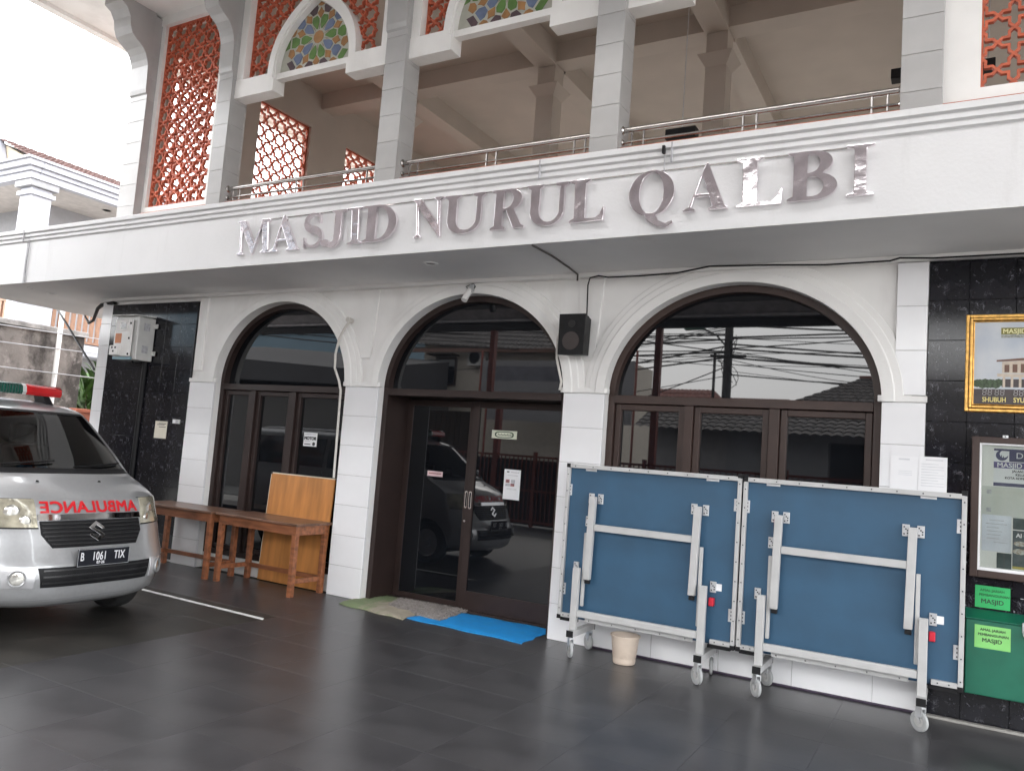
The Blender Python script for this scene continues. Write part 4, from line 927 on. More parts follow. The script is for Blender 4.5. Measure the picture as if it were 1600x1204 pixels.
mb_ = mat('beige_mat_cloth', (.36, .32, .25), .95, var=.1, scale=6, bump=.4, bscale=120); stained(mb_, (.17, .24, .11), 1.3, .46, .52, (1, .4, 1), .85, 1.1)
cloth('door_mat', [(-5.57, -.31), (-4.66, -.40), (-4.75, .20), (-5.78, .60)], mb_, 'crumpled beige and pale green cloth mat at the left of the doorway', 'mat', .014, .012, seed=2)
gm_ = mat('grey_shag', (.34, .31, .29), .95, var=.22, scale=40, bump=.8, bscale=140)
sh = cloth('shaggy_mat', [(-5.12, -.06), (-4.36, -.20), (-4.44, .42), (-5.30, .36)], gm_, 'grey shaggy mat overlapping the beige one in front of the door', 'mat', .030, .008, seed=5)
tf = MB(); random.seed(11)
for k in range(5200):
    u, v = random.random(), random.random(); a, b, c, d = [Vector((*p, 0)) for p in ((-5.12, -.06), (-4.36, -.20), (-4.44, .42), (-5.30, .36))]
    p = a.lerp(b, u).lerp(d.lerp(c, u), v); z = .022 if min(u, v, 1-u, 1-v) > .05 else .008
    q = p+Vector((random.uniform(-.014, .014), random.uniform(-.014, .014), 0)); w_ = random.uniform(.003, .006); an = random.random()*PI; dx, dy = w_*math.cos(an), w_*math.sin(an); h = random.uniform(.014, .026)
    tf.face([(p.x-dx, p.y-dy, z), (p.x+dx, p.y+dy, z), (q.x+dx*.6, q.y+dy*.6, z+h), (q.x-dx*.6, q.y-dy*.6, z+h)])
tag(tf.build('pile', gm_, sh), kind='stuff')
bl = mat('blue_mat', (.008, .27, .68), .7, var=.06, scale=10, bump=.25, bscale=160)
cloth('blue_mat', [(-4.68, -.32), (-3.36, -.36), (-3.40, .37), (-4.60, .34)], bl, 'bright blue rectangular mat in front of the right door leaf', 'mat', .010, .002, seed=9)

# ================================================================== AMBULANCE
# local frame: u forward (+x), v to its left (+y), z up
KEYS = [ # z, uf, hw, K
 (.235, -.12, .745, .42), (.26, -.07, .78, .40), (.31, -.03, .805, .37), (.40, -.01, .82, .35), (.47, -.0, .825, .34), (.56, -.015, .83, .33), (.62, -.05, .832, .32),
 (.70, -.09, .832, .31), (.80, -.13, .832, .30), (.885, -.165, .828, .30), (.93, -.185, .825, .30), (1.0, -.215, .818, .285), (1.05, -.255, .812, .27), (1.10, -.34, .803, .26), (1.15, -.455, .795, .25), (1.20, -.585, .787, .24), (1.24, -.67, .78, .21),
 (1.40, -.885, .767, .19), (1.60, -1.155, .737, .18), (1.74, -1.345, .707, .18), (1.79, -1.46, .677, .19), (1.83, -1.64, .62, .20), (1.855, -1.9, .52, .20), (1.868, -2.3, .35, .18)]
def K_(z):
    z = min(max(z, KEYS[0][0]), KEYS[-1][0])
    for i in range(len(KEYS)-1):
        if KEYS[i][0] <= z <= KEYS[i+1][0]:
            p0 = KEYS[max(i-1, 0)]; p1 = KEYS[i]; p2 = KEYS[i+1]; p3 = KEYS[min(i+2, len(KEYS)-1)]; t = (z-p1[0])/(p2[0]-p1[0]); h = p2[0]-p1[0]
            o_ = []
            for k in (1, 2, 3):
                d = (p2[k]-p1[k])/h
                m1 = (p2[k]-p0[k])/(p2[0]-p0[0]) if p2[0] > p0[0] else d; m2 = (p3[k]-p1[k])/(p3[0]-p1[0])
                if d == 0: m1 = m2 = 0
                else:
                    m1 = 0 if m1/d < 0 else (min(m1/d, 2.5)*d); m2 = 0 if m2/d < 0 else (min(m2/d, 2.5)*d)
                o_.append((2*t**3-3*t*t+1)*p1[k]+(t**3-2*t*t+t)*h*m1+(-2*t**3+3*t*t)*p2[k]+(t**3-t*t)*h*m2)
            return o_
    return KEYS[-1][1:]
def Sf(z, f, n_=3.6):
    uf, hw, K = K_(z); return (uf-K*abs(f)**n_, f*hw)
def Sp(z, f, off=0.):
    u, v = Sf(z, f); e = .01
    a = Vector((*Sf(z, f), z)); b = Vector((*Sf(min(z+e, 1.86), f), min(z+e, 1.86))); c = Vector((*Sf(z, min(f+e, 1.0)), z)); c0 = Vector((*Sf(z, max(f-e, -1.0)), z))
    nrm = (c-c0).cross(b-a)
    if nrm.length < 1e-9: nrm = Vector((1, 0, 0))
    nrm.normalize()
    if nrm.x < 0: nrm = -nrm
    return tuple(a+nrm*off)
def fv(z, v): return v/K_(z)[1]
van = tag(empty('ambulance', (-5.985, -2.72, 0), R_(2.0)), 'silver ambulance van with red mirrored lettering on the bonnet and a red-green light bar', 'ambulance')
AX = (-.80, -3.43)
def arch_z(u):
    z = 0
    for a in AX:
        d = .365**2-(u-a)**2
        if d > 0: z = max(z, .29+math.sqrt(d))
    return z
zs = sorted(set([k[0] for k in KEYS]+[.235+.03*i for i in range(1, 34)]+[1.24+.05*i for i in range(1, 10)]+[1.24, 1.74, 1.765, 1.81, 1.845]))
fs = [math.sin(-PI/2+PI*i/40) for i in range(41)]; FW = .925
fs = sorted(set([round(f, 4) for f in fs]+[-FW, FW]))
NS = 70
body = MB(); rows = []
for z in zs:
    uf, hw, K = K_(z); ur = -4.18 if z < 1.2 else -4.18+.10*(z-1.2)/.66+(.25*((z-1.74)/.13)**2 if z > 1.74 else 0); r = []
    us = [ur+(uf-K-ur)*i/NS for i in range(NS)]
    r += [(u, -hw, z) for u in us]; r += [(*Sf(z, f), z) for f in fs]; r += [(u, hw, z) for u in us[::-1]]
    r = [(x, y, max(zz, min(arch_z(x), 1.0)) if abs(y) > .55 and x < -.42 else zz) for x, y, zz in r]
    rows.append(r)
k0 = len(body.v); nC = len(rows[0])
for r in rows: body.v += r
iw0, iw1 = zs.index(1.24), zs.index(1.74); jf0 = NS+fs.index(-FW); jf1 = NS+fs.index(FW)
def sidewin(u): return -3.95 < u < -1.62
for i in range(len(rows)-1):
    for j in range(nC-1):
        if iw0 <= i < iw1 and jf0 <= j < jf1: continue
        body.f.append((i*nC+j, i*nC+j+1, (i+1)*nC+j+1, (i+1)*nC+j))
for i in range(len(rows)-1): body.f.append((i*nC+nC-1, i*nC, (i+1)*nC, (i+1)*nC+nC-1))
body.f.append(tuple((len(rows)-1)*nC+j for j in range(nC)))
bo = body.build('body', silver, van, smooth=True, angle=40)
B(-4.1, -.45, -.70, .70, .20, .30).build('underbody', rubber, van)
MB().box(-3.9, -1.05, -.66, .66, .32, 1.08).box(-1.2, -.95, -.68, .68, 1.05, 1.16).build('cabin', mat('cabin_dark', (.014, .014, .015), .8), van)
# dashboard, steering wheel, seats seen dimly through the windscreen
MB().hexa([(-1.25, -.66, 1.10), (-.98, -.66, 1.10), (-.98, .66, 1.10), (-1.25, .66, 1.10), (-1.22, -.66, 1.20), (-1.02, -.66, 1.185), (-1.02, .66, 1.185), (-1.22, .66, 1.20)]).build('dashboard', mat('dash_grey', (.05, .05, .052), .7), van, bevel=.01)
MB().tube([(-1.42+.06*math.sin(a), -.36+.18*math.cos(a), 1.22+.16*math.sin(a)) for a in [2*PI*k/24 for k in range(25)]], .014, 8).build('steering_wheel', rubber, van)
for v in (-.36, .36): MB().box(-1.95, -1.80, v-.23, v+.23, .9, 1.42).box(-1.93, -1.84, v-.12, v+.12, 1.43, 1.62).build('seat', mat('seat_grey', (.06, .06, .065), .9), van, bevel=.03)
random.seed(4)
bc = MB(); 
for k in range(9):
    c = Vector((-1.10+random.uniform(-.05, .05), .02+random.uniform(-.11, .11), 1.215)); 
    bc.lathe([(0, .05), (.03, .042), (.05, .015), (.045, -.02)], tuple(c), 'z', 9)
o = bc.build('blue_cloth', mat('blue_cloth', (.06, .16, .28), .8, var=.3, scale=30), smooth=True); o.matrix_world = Matrix.Translation((-5.985, -2.72, 0))@Matrix.Rotation(R_(2), 4, 'Z'); tag(o, 'crumpled blue cloth lying on the ambulance dashboard behind the windscreen', 'cloth')
# windscreen (real tinted pane)
wg = D.materials.new('windscreen_glass'); wg.use_nodes = True
gn = wg.node_tree.nodes; gn.clear(); go_ = gn.new('ShaderNodeOutputMaterial'); gmx = gn.new('ShaderNodeMixShader'); gt = gn.new('ShaderNodeBsdfTransparent'); gg = gn.new('ShaderNodeBsdfGlossy'); gf = gn.new('ShaderNodeFresnel')
gg.inputs['Roughness'].default_value = .01; gf.inputs[0].default_value = 1.6; gt.inputs[0].default_value = (.30, .33, .33, 1)
for a_, b_ in ((gf.outputs[0], gmx.inputs[0]), (gt.outputs[0], gmx.inputs[1]), (gg.outputs[0], gmx.inputs[2]), (gmx.outputs[0], go_.inputs[0])): wg.node_tree.links.new(a_, b_)
def patch(name, z0, z1, fl, fr, m, off, par=van, nz=10, nf=24, rim=True, smooth=True):
    """skin patch between heights z0,z1 and side limits fl(z),fr(z) given in v metres"""
    rows = []
    for i in range(nz+1):
        z = z0+(z1-z0)*i/nz; a, b = fl(z), fr(z)
        rows.append([Sp(z, fv(z, a+(b-a)*j/nf), off) for j in range(nf+1)])
    mb = MB().grid(rows)
    if rim:
        top = lambda R0: R0[0]+[r[-1] for r in R0[1:]]+R0[-1][::-1][1:]+[r[0] for r in R0[::-1]][1:]
        inn = []
        for i in range(nz+1):
            z = z0+(z1-z0)*i/nz; a, b = fl(z), fr(z); inn.append([Sp(z, fv(z, a+(b-a)*j/nf), -.012) for j in range(nf+1)])
        mb.grid([top(rows), top(inn)])
    return mb.build(name, m, par, smooth=smooth, angle=45)
patch('windscreen', 1.24, 1.74, lambda z: -FW*K_(z)[1], lambda z: FW*K_(z)[1], wg, .001, rim=False, nf=30)
for s in (-1, 1):
    patch('windscreen_seal', 1.24, 1.74, lambda z: (s*(FW+.0)-.018)*K_(z)[1] if s > 0 else -FW*K_(z)[1], lambda z: FW*K_(z)[1] if s > 0 else (-FW+.018)*K_(z)[1], blackp, .002, nf=3, rim=False)
patch('cowl', 1.225, 1.262, lambda z: -.93*K_(z)[1], lambda z: .93*K_(z)[1], blackp, .005, nz=3)
patch('windscreen_seal', 1.725, 1.745, lambda z: -.90*K_(z)[1], lambda z: .90*K_(z)[1], blackp, .003, nz=2)
# side glass and mirrors
for s in (-1, 1):
    for u0, u1 in ((-2.35, -1.60), (-3.15, -2.43), (-3.98, -3.22)):
        mb = MB()
        def pt(u, z): hw = K_(z)[1]; return (u, s*(hw+.003), z)
        sl_ = .36 if u1 == -1.60 else 0
        mb.grid([[pt(u0+(u1+(.28-.9*(z-1.27)) *(1 if sl_ else 0)-u0)*j/8, z) for j in range(9)] for z in [1.27+.054*i for i in range(9)]]); mb.build('side_window', glassc, van, smooth=True)
    mi = empty('wing_mirror', (-1.15, s*.80, 1.22), 0, van)
    MB().box(-.05, .07, (0 if s > 0 else -.20), (.20 if s > 0 else 0), .02, .17).build('shell', silver, mi, bevel=.03, seg=3) if s < 0 else None
# radiator grille
gr = patch('grille', .685, .885, lambda z: -(.365+.07*min(1, (z-.685)/.10)), lambda z: .365+.07*min(1, (z-.685)/.10), blackp, .004, nf=30)
for z in (.705, .735, .765, .795, .825, .855): patch('slat', z, z+.010, lambda z: -(.355+.07*min(1, (z-.685)/.10)), lambda z: .355+.07*min(1, (z-.685)/.10), mat('grille_slat', (.02, .02, .021), .35), .013, par=gr, nz=1, nf=24)
patch('chrome_strip', .888, .932, lambda z: -.445, lambda z: .445, chrome, .012, nz=4, nf=30)
# emblem: angular S built from three bars
em = MB()
Sx = [[(-.5, .18), (.05, .62), (.5, .30), (.5, .16), (.06, .40), (-.18, .22), (.50, -.22), (.5, -.30), (.38, -.34), (-.5, .06)][:0]]
es = [[(0, .62), (.52, .26), (.52, .14), (.36, .14), (.02, .37), (-.17, .235), (.40, -.135), (.54, -.24), (.0, -.62), (-.52, -.26), (-.52, -.14), (-.36, -.14), (-.02, -.37), (.17, -.235), (-.40, .135), (-.54, .24)]]
z0e = .795
em.poly(es, lambda a, b, d: tuple(Vector(Sp(z0e+b*.125, fv(z0e, a*.125), .018))+Vector((d, 0, 0))), .008, -.010)
em.build('emblem', chrome, van, bevel=.0015)
# headlights
for s in (-1, 1):
    lo_ = lambda z: .452+(.035 if s > 0 else .0)*(z-.84)/.2
    hi_ = lambda z: K_(z)[1]*(.985 if z > .88 else .975)
    hl = patch('headlight', .838, 1.045, (lambda z: lo_(z)) if s > 0 else (lambda z: -hi_(z)), (lambda z: hi_(z)) if s > 0 else (lambda z: -lo_(z)), lens, .006, nf=24)
    for f_, zc, r in ((.53, .885, .040), (.60, .95, .055)):
        p = Vector(Sp(zc, s*f_/K_(zc)[1]*1.0, .008)); 
        MB().lathe([(0, .004), (r*.5, .006), (r*.8, .004), (r, -.004)], n=20).build('lamp_bowl', lampr, hl, smooth=True, loc=p, rot=(0, PI/2, s*.5))
    patch('panel_gap', .828, .838, (lambda z: .445) if s > 0 else (lambda z: -hi_(z)), (lambda z: hi_(z)) if s > 0 else (lambda z: -.445), blackp, .0015, nz=1, rim=False)
    patch('panel_gap', 1.046, 1.051, (lambda z: .46) if s > 0 else (lambda z: -.72), (lambda z: .72) if s > 0 else (lambda z: -.46), blackp, .0015, nz=1, rim=False)
    # fog lamp in its bright surround
    fg = patch('fog_surround', .40, .555, (lambda z: .50) if s > 0 else (lambda z: -.69), (lambda z: .69) if s > 0 else (lambda z: -.50), mat('bright_silver', (.62, .62, .63), .25, .5, coat=.6), .006, nf=12)
    p = Vector(Sp(.475, s*.60/.82, .008)); nv = (Vector(Sp(.475, s*.60/.82, .03))-p).normalized()
    ro = nv.to_track_quat('Z', 'Y').to_euler()
    MB().lathe([(.050, -.01), (.062, .002), (.058, .012), (.048, .006)], n=28).build('fog_ring', silver, fg, smooth=True, loc=p, rot=ro)
    MB().lathe([(0, .004), (.025, .005), (.048, .0)], n=24).build('fog_lamp', lampr, fg, smooth=True, loc=p, rot=ro)
    B(-.02, .02, -.02, .02, -.03, .03).build('side_marker', mat('pale_lens', (.65, .65, .65), .2), van, bevel=.004, loc=Sp(.47, s*.955, -.012)) if False else None
lt = patch('lower_intake', .40, .548, lambda z: -(.455+.03*(z-.40)/.15), lambda z: .455+.03*(z-.40)/.15, blackp, .003, nf=30)
for z in (.43, .475, .52): patch('slat', z, z+.012, lambda z: -.45, lambda z: .45, MATS['grille_slat'], .012, par=lt, nz=1, nf=24)
patch('bumper_lip', .298, .306, lambda z: -.74, lambda z: .74, mat('lip_shadow', (.25, .25, .255), .4), .002, nz=1, rim=False)
# number plate
pl = empty('number_plate', (.018, 0, .612), 0, van)
B(-.012, 0, -.225, .225, -.068, .068).build('plate', plate_m, pl, bevel=.004)
pr = MB()
for a, b, c, d in ((-.225, .225, -.0665, -.063), (-.225, .225, .063, .0665), (-.225, -.2215, -.062, .062), (.2215, .225, -.062, .062)): pr.box(.0005, .0015, a, b, c, d)
pr.build('plate_rim', zinc, pl)
pw = mat('plate_white', (.70, .70, .72), .5)
for s, x, z, sz, e, sx in (('B', -.205, -.022, .092, .0006, .62), ('1061', -.105, -.022, .092, .0006, .66), ('TIX', .085, -.022, .092, .0006, .66), ('07·26', -.062, -.052, .030, .0005, .95)): text('plate_text', s, sz, pw, pl, lambda u, v, d, x=x, z=z: (.0012, x+u, z+v), e*2, 1.06, sx=sx)
# mirrored AMBULANCE lettering laid on the bonnet
text('bonnet_lettering', 'AMBULANCE', .118, redt, van, lambda u, v, d: Sp(.945+v*1.0, fv(.945+v*1.0, .425-u), .008), .0042, 1.03, sx=1.2)
# bonnet jets, wipers
for v in (-.30, .24):
    MB().lathe([(0, .012), (.008, .012), (.014, 0)], Sp(1.165, fv(1.165, v), .001), 'z', 10).build('washer_jet', blackp, van)
for a, b in (((.12, 1.262), (.66, 1.30)), ((-.62, 1.262), (-.02, 1.31))):
    MB().tube([Sp(a[1]+(b[1]-a[1])*k/8, fv(1.28, a[0]+(b[0]-a[0])*k/8), .02) for k in range(9)], .008, 6).build('wiper', blackp, van)
# paper on the windscreen, inside
# light bar
lb = empty('light_bar', (-1.70, 0, 1.935), 0, van)
def bar_sec(y0, y1, m, name, taper=False):
    pr_ = [(-.12, -.045), (.12, -.045), (.135, -.02), (.125, .03), (.09, .055), (-.09, .055), (-.125, .03), (-.135, -.02)]
    rows = []; n_ = 6
    for i in range(n_+1):
        y = y0+(y1-y0)*i/n_; k = 1
        if taper:
            q = (abs(y)-.47)/.10; k = 1 if q < 0 else math.sqrt(max(0.03, 1-q*q))
        rows.append([(a*k, y, b*k) for a, b in pr_+pr_[:1]])
    mb = MB().grid(rows); mb.face(rows[0][:-1]); mb.face(rows[-1][:-1]); return mb.build(name, m, lb, smooth=True, angle=40)
bar_sec(.155, .565, redl, 'red_lens', True); bar_sec(-.565, -.155, redl, 'red_lens', True); bar_sec(-.12, .12, greenl, 'green_lens')
for s in (-1, 1):
    bar_sec(min(s*.12, s*.155), max(s*.12, s*.155), mat('speaker_grey', (.45, .45, .44), .4), 'divider')
    MB().hexa([(-.08, s*.40-.03, -.11), (.12, s*.40-.03, -.13), (.12, s*.40+.05, -.14), (-.08, s*.40+.05, -.12), (-.08, s*.40-.05, -.045), (.08, s*.40-.05, -.045), (.08, s*.40+.01, -.045), (-.08, s*.40+.01, -.045)]).build('bar_foot', blackp, lb, bevel=.006)
for k in range(9): B(.085, .137, -.112+.026*k, -.104+.026*k, -.04, .045).build('louvre', mat('louvre_green', (.03, .07, .06), .3), lb)
# wheels
for a in AX:
    for s in (-1, 1):
        wv = empty('wheel', (a, s*.715, .30), 0, van)
        MB().lathe([(.20, -.085), (.27, -.09), (.295, -.075), (.302, -.05), (.302, .05), (.295, .075), (.27, .09), (.20, .085)], axis='y', n=40).build('tyre', rubber, wv, smooth=True, angle=50)
        MB().lathe([(0, s*.06), (.05, s*.065), (.06, s*.04), (.18, s*.055), (.20, s*.085), (.20, -s*.08), (.1, -s*.05)], axis='y', n=28).build('rim', zinc, wv, smooth=True, angle=40)
# door shut lines and handles on the flanks
for s in (-1, 1):
    for u in (-1.30, -2.39, -3.18): B(u-.004, u+.004, s*.826-.008, s*.826+.008, .42, 1.2).build('panel_gap', blackp, van) if u != -1.30 else None
    for u in (-2.25, -2.55): B(u-.07, u+.07, s*.825-.02, s*.825+.02, 1.02, 1.05).build('door_handle', silver, van, bevel=.008)

# ================================================================== LEFT NEIGHBOUR
def rooftile_slope(mb, e0, e1, r0, r1, nu, nv, amp=.03, step=.025):
    """tiled slope: eave e0->e1, ridge r0->r1; wavy courses"""
    e0, e1, r0, r1 = map(Vector, (e0, e1, r0, r1)); nrm = (e1-e0).cross(r0-e0).normalized()
    if nrm.z < 0: nrm = -nrm
    rows = []
    for i in range(nv):
        for st, off in ((0, step), (1, 0)):
            v = (i+st)/nv; row = []
            for j in range(nu*4+1):
                u = j/(nu*4); p = e0.lerp(e1, u).lerp(r0.lerp(r1, u), v)
                row.append(tuple(p+nrm*(off+amp*abs(math.sin(PI*j/4)))))
            rows.append(row)
    mb.grid(rows)
house = tag(empty('neighbour_house', (-19, 3.1, 0)), 'white two-storey neighbour house with a tiled roof and railed balcony beyond the parking yard', 'house')
hw_m = mat('house_white', (.36, .365, .40), .6, var=.05); hgray = mat('house_grey_wall', (.26, .26, .27), .7, var=.06)  # house white and roof red darkened in colour to offset strong outside light
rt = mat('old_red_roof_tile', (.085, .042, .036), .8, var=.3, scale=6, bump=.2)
hb = lambda *a: MB().box(*a)
hb(-8, -.05, .05, 11, 7.31, 7.44).build('porch_soffit', mat('porch_cream', (.45, .42, .39), .7), house)
for z0, z1, o_ in ((7.30, 7.46, .0), (7.462, 7.56, .06), (7.562, 7.70, .14), (7.702, 7.76, .20)):
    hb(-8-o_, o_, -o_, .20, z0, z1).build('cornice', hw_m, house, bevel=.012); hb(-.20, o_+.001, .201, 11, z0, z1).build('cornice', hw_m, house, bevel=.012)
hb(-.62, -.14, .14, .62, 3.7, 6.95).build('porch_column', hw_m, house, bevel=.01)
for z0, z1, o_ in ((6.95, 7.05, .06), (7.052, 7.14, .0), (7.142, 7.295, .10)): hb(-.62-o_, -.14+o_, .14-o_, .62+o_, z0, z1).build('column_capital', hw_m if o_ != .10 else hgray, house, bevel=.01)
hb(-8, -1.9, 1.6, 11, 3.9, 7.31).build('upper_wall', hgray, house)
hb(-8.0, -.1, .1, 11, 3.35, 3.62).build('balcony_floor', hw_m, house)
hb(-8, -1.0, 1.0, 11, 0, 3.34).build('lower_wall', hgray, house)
wf = hb(-5.0, -3.3, 1.52, 1.59, 4.5, 6.6).build('window', mat('brown_window_frame', (.28, .12, .07), .5), house); hb(-4.85, -3.45, 1.49, 1.515, 4.65, 6.45).build('pane', mat('bright_pane', (.45, .47, .5), .15), wf)
wf = hb(-1.89, -1.82, 3.2, 4.8, 4.4, 6.5).build('window', MATS['brown_window_frame'], house); hb(-1.815, -1.80, 3.35, 4.65, 4.55, 6.35).build('pane', MATS['bright_pane'], wf)
rb = mat('brown_rail_slats', (.23, .12, .07), .6, var=.15)
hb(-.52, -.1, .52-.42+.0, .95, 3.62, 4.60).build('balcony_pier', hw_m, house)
hb(-.30, -.22, .97, 8.4, 4.44, 4.52).build('balcony_rail', rb, house); hb(-.30, -.22, .97, 8.4, 3.66, 3.72).build('balcony_rail', rb, house)
sl_me = hb(-.03, .03, -.045, .045, -.36, .36).mesh('slat', rb)
for k in range(44): inst('slat', sl_me, house, (-.26, 1.08+.165*k, 4.08))
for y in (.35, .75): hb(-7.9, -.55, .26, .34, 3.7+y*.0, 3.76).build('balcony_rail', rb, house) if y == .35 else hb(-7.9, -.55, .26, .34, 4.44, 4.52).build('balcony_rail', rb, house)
for k in range(38): inst('slat', sl_me, house, (-.72-.19*k, .30, 4.10), rot=(0, 0, PI/2))
MB().lathe([(0, 7.31), (.11, 7.31), (.13, 7.325)], (-.75, 2.4, 0), n=20).build('porch_lamp', hgray, house)
rf = MB(); rooftile_slope(rf, (-.25, .35, 7.79), (-.25, 11, 7.79), (-2.6, .35, 8.78), (-2.6, 11, 8.78), 42, 12)
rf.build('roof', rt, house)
MB().hexa([(-2.62, .50, 7.77), (-.5, .50, 7.77), (-.5, 10.8, 7.77), (-2.62, 10.8, 7.77), (-2.62, .50, 8.70), (-.5, .50, 7.80), (-.5, 10.8, 7.80), (-2.62, 10.8, 8.70)]).build('gable', mat('gable_plaster', (.34, .29, .22), .8), house)
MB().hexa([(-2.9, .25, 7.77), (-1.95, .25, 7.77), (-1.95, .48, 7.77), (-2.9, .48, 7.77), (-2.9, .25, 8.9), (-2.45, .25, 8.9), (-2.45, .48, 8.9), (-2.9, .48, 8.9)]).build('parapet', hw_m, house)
# grimy boundary wall
gw = mat('grimy_plaster', (.20, .18, .165), .95, var=.15, scale=3, bump=.3, bscale=18)
stained(gw, (.04, .035, .032), 1.5, .43, .58, (1, 1, .8), .92); stained(gw, (.34, .31, .29), 2.6, .58, .68, (1, 1, 1), .7, 3.); stained(gw, (.05, .045, .04), 5, .58, .72, (1, 1, .5), .7, 5.)
t = tag(empty('boundary_wall', (-16, 0, 0)), 'tall weather-stained grey boundary wall behind the ambulance', 'wall')
B(-.25, 0, -5.5, 3.05, -.14, 3.45).build('wall', gw, t, bevel=.02); B(-.32, .06, -5.5, 3.09, 3.452, 3.56).build('coping', mat('grey_coping', (.26, .25, .24), .9, var=.3, scale=6, bump=.3), t, bevel=.015)
stn = mat('wall_patch', (.34, .36, .36), .8, var=.1); B(.001, .012, -.4, .95, 2.85, 3.25).build('patch', stn, t)
t = tag(empty('white_pole', (-15.85, 2.42, 0)), 'thin white pipe standing against the stained boundary wall', 'pole')
MB().tube([(0, 0, -.14), (0, 0, 3.9)], .045, 10).build('pipe', paint, t, smooth=True)
for k, (z, dz) in enumerate(((3.50, -.04), (3.15, .0), (2.85, -.22))):
    tag(MB().tube([(-15.80, -5.5+8.9*q/10, z+dz*q/10-.10*math.sin(PI*q/10)) for q in range(11)], .010, 5).build('service_wire', mat('pale_wire', (.34, .34, .35), .6)), ('topmost', 'middle', 'lowest')[k]+' of three thin pale service wires along the stained boundary wall', 'wire', group='wires along the boundary wall')
t = tag(empty('low_wall', (-14.2, 2.2, 0)), 'low orange-brown wall at the back of the yard between ambulance and pier', 'wall')
ob = mat('orange_brown_wall', (.33, .10, .055), .7, var=.15); B(-.1, .1, -.3, 4, -.14, 1.86).build('wall', ob, t, bevel=.01); B(-.13, .13, -.33, 4.03, 1.862, 1.93).build('coping', ob, t, bevel=.01)
# shrubs
def blades(n_, h, spread, wd, base, bend=.5):
    mb = MB()
    for k in range(n_):
        a = random.uniform(0, 2*PI); b0 = Vector((random.uniform(-.25, .25), random.uniform(-.25, .25), base*random.random())); L = h*random.uniform(.45, 1); s = spread*random.uniform(.4, 1)
        d = Vector((math.cos(a), math.sin(a), 0)); sd2 = Vector((-d.y, d.x, 0)); rows = []
        for i in range(6):
            q = i/5; c = b0+d*(s*q)+Vector((0, 0, L*(q-bend*q*q))); w_ = wd*math.sin(PI*(.12+.86*q))*.5
            rows.append([tuple(c-sd2*w_), tuple(c+Vector((0, 0, -.01*0+.3*w_))), tuple(c+sd2*w_)])
        mb.grid(rows)
    return mb
lf = mat('leaf_green', (.05, .105, .022), .45, var=.5, scale=5, detail=2); lf2 = mat('leaf_yellow_green', (.11, .155, .03), .45, var=.35, scale=5, detail=2)
def shrub(x, y, h, lab, m=lf, n_=70, sp=.7, wd=.09, base=1.4, grp=None):
    t = tag(empty('leafy_shrub', (x, y, -.14)), lab, 'shrub', grp)
    blades(n_, h, sp, wd, base).build('leaves', m, t, smooth=True)
    st = MB()
    for k in range(5): a = k*1.3; st.tube([(0, 0, 0), (.1*math.cos(a), .1*math.sin(a), base*.6), (.22*math.cos(a), .22*math.sin(a), base)], [.025, .018, .008], 6)
    st.build('stem', mat('bark', (.09, .07, .05), .9), t)
    return t
random.seed(21)
shrub(-16.5, 3.65, 1.3, 'tall leafy green shrub beside the end of the stained boundary wall', n_=190, base=2.6, wd=.13)
shrub(-15.5, 3.25, .8, 'yellow-green long-leaved shrub behind the low orange wall', lf2, 110, .8, .10, 1.6)
shrub(-17.2, 4.1, 1.5, 'bushy green shrub behind the taller one at the back of the yard', n_=160, base=2.7, wd=.15)
# cables at the corner of the building
tag(MB().tube([(-12.84, .6, 3.47), (-10.75, .016, 2.44)], .016, 8).build('stay_rod', blackp), 'straight dark rod slanting from the soffit corner to the end pier', 'rod')
tag(MB().tube([(-12.5, .85, 3.42), (-12.2, .7, 3.33), (-11.8, .5, 3.22), (-11.4, .32, 3.22), (-11.05, .15, 3.36), (-10.85, .08, 3.39), (-10.4, -.02, 3.39)], [.012, .016, .02, .022, .026, .03, .03], 8).build('supply_cable', blackp, smooth=True), 'thick black supply cable drooping under the soffit corner to the meter wall', 'cable')

# ================================================================== ACROSS THE YARD (seen in the glass)
# open carport canopy that shades the yard
cp = tag(empty('yard_roof', (-2.5, -9.6, 0)), 'lean-to sheet metal roof on red steel posts sheltering the yard', 'roof')
CD = mat('pale_sheet_metal', (.58, .545, .56), .6, var=.2); RS = mat('red_steel_paint', (.20, .045, .03), .5, var=.15)
YX0, YX1 = -16.5, 11.5  # unseen roof: ends, gap to the eave and pale colour set for light
MB().hexa([(YX0, 0, 4.92), (YX1, 0, 4.92), (YX1, 5.68, 7.575), (YX0, 5.68, 7.575), (YX0, 0, 4.96), (YX1, 0, 4.96), (YX1, 5.68, 7.615), (YX0, 5.68, 7.615)]).build('sheet_roof', CD, cp)
for k in range(7): y = .2+.78*k; B(YX0, YX1, y-.04, y+.04, 4.84+.468*y, 4.895+.468*y).build('purlin', CD, cp)
for x in (-7.65, -3.35, 4.8, 7.8): B(x-.07, x+.07, -.02, .12, -.1, 4.74).build('post', RS, cp)
B(YX0, YX1, -.02, .12, 4.74, 4.915).build('beam', mat('dark_beam_paint', (.03, .025, .025), .6), cp)
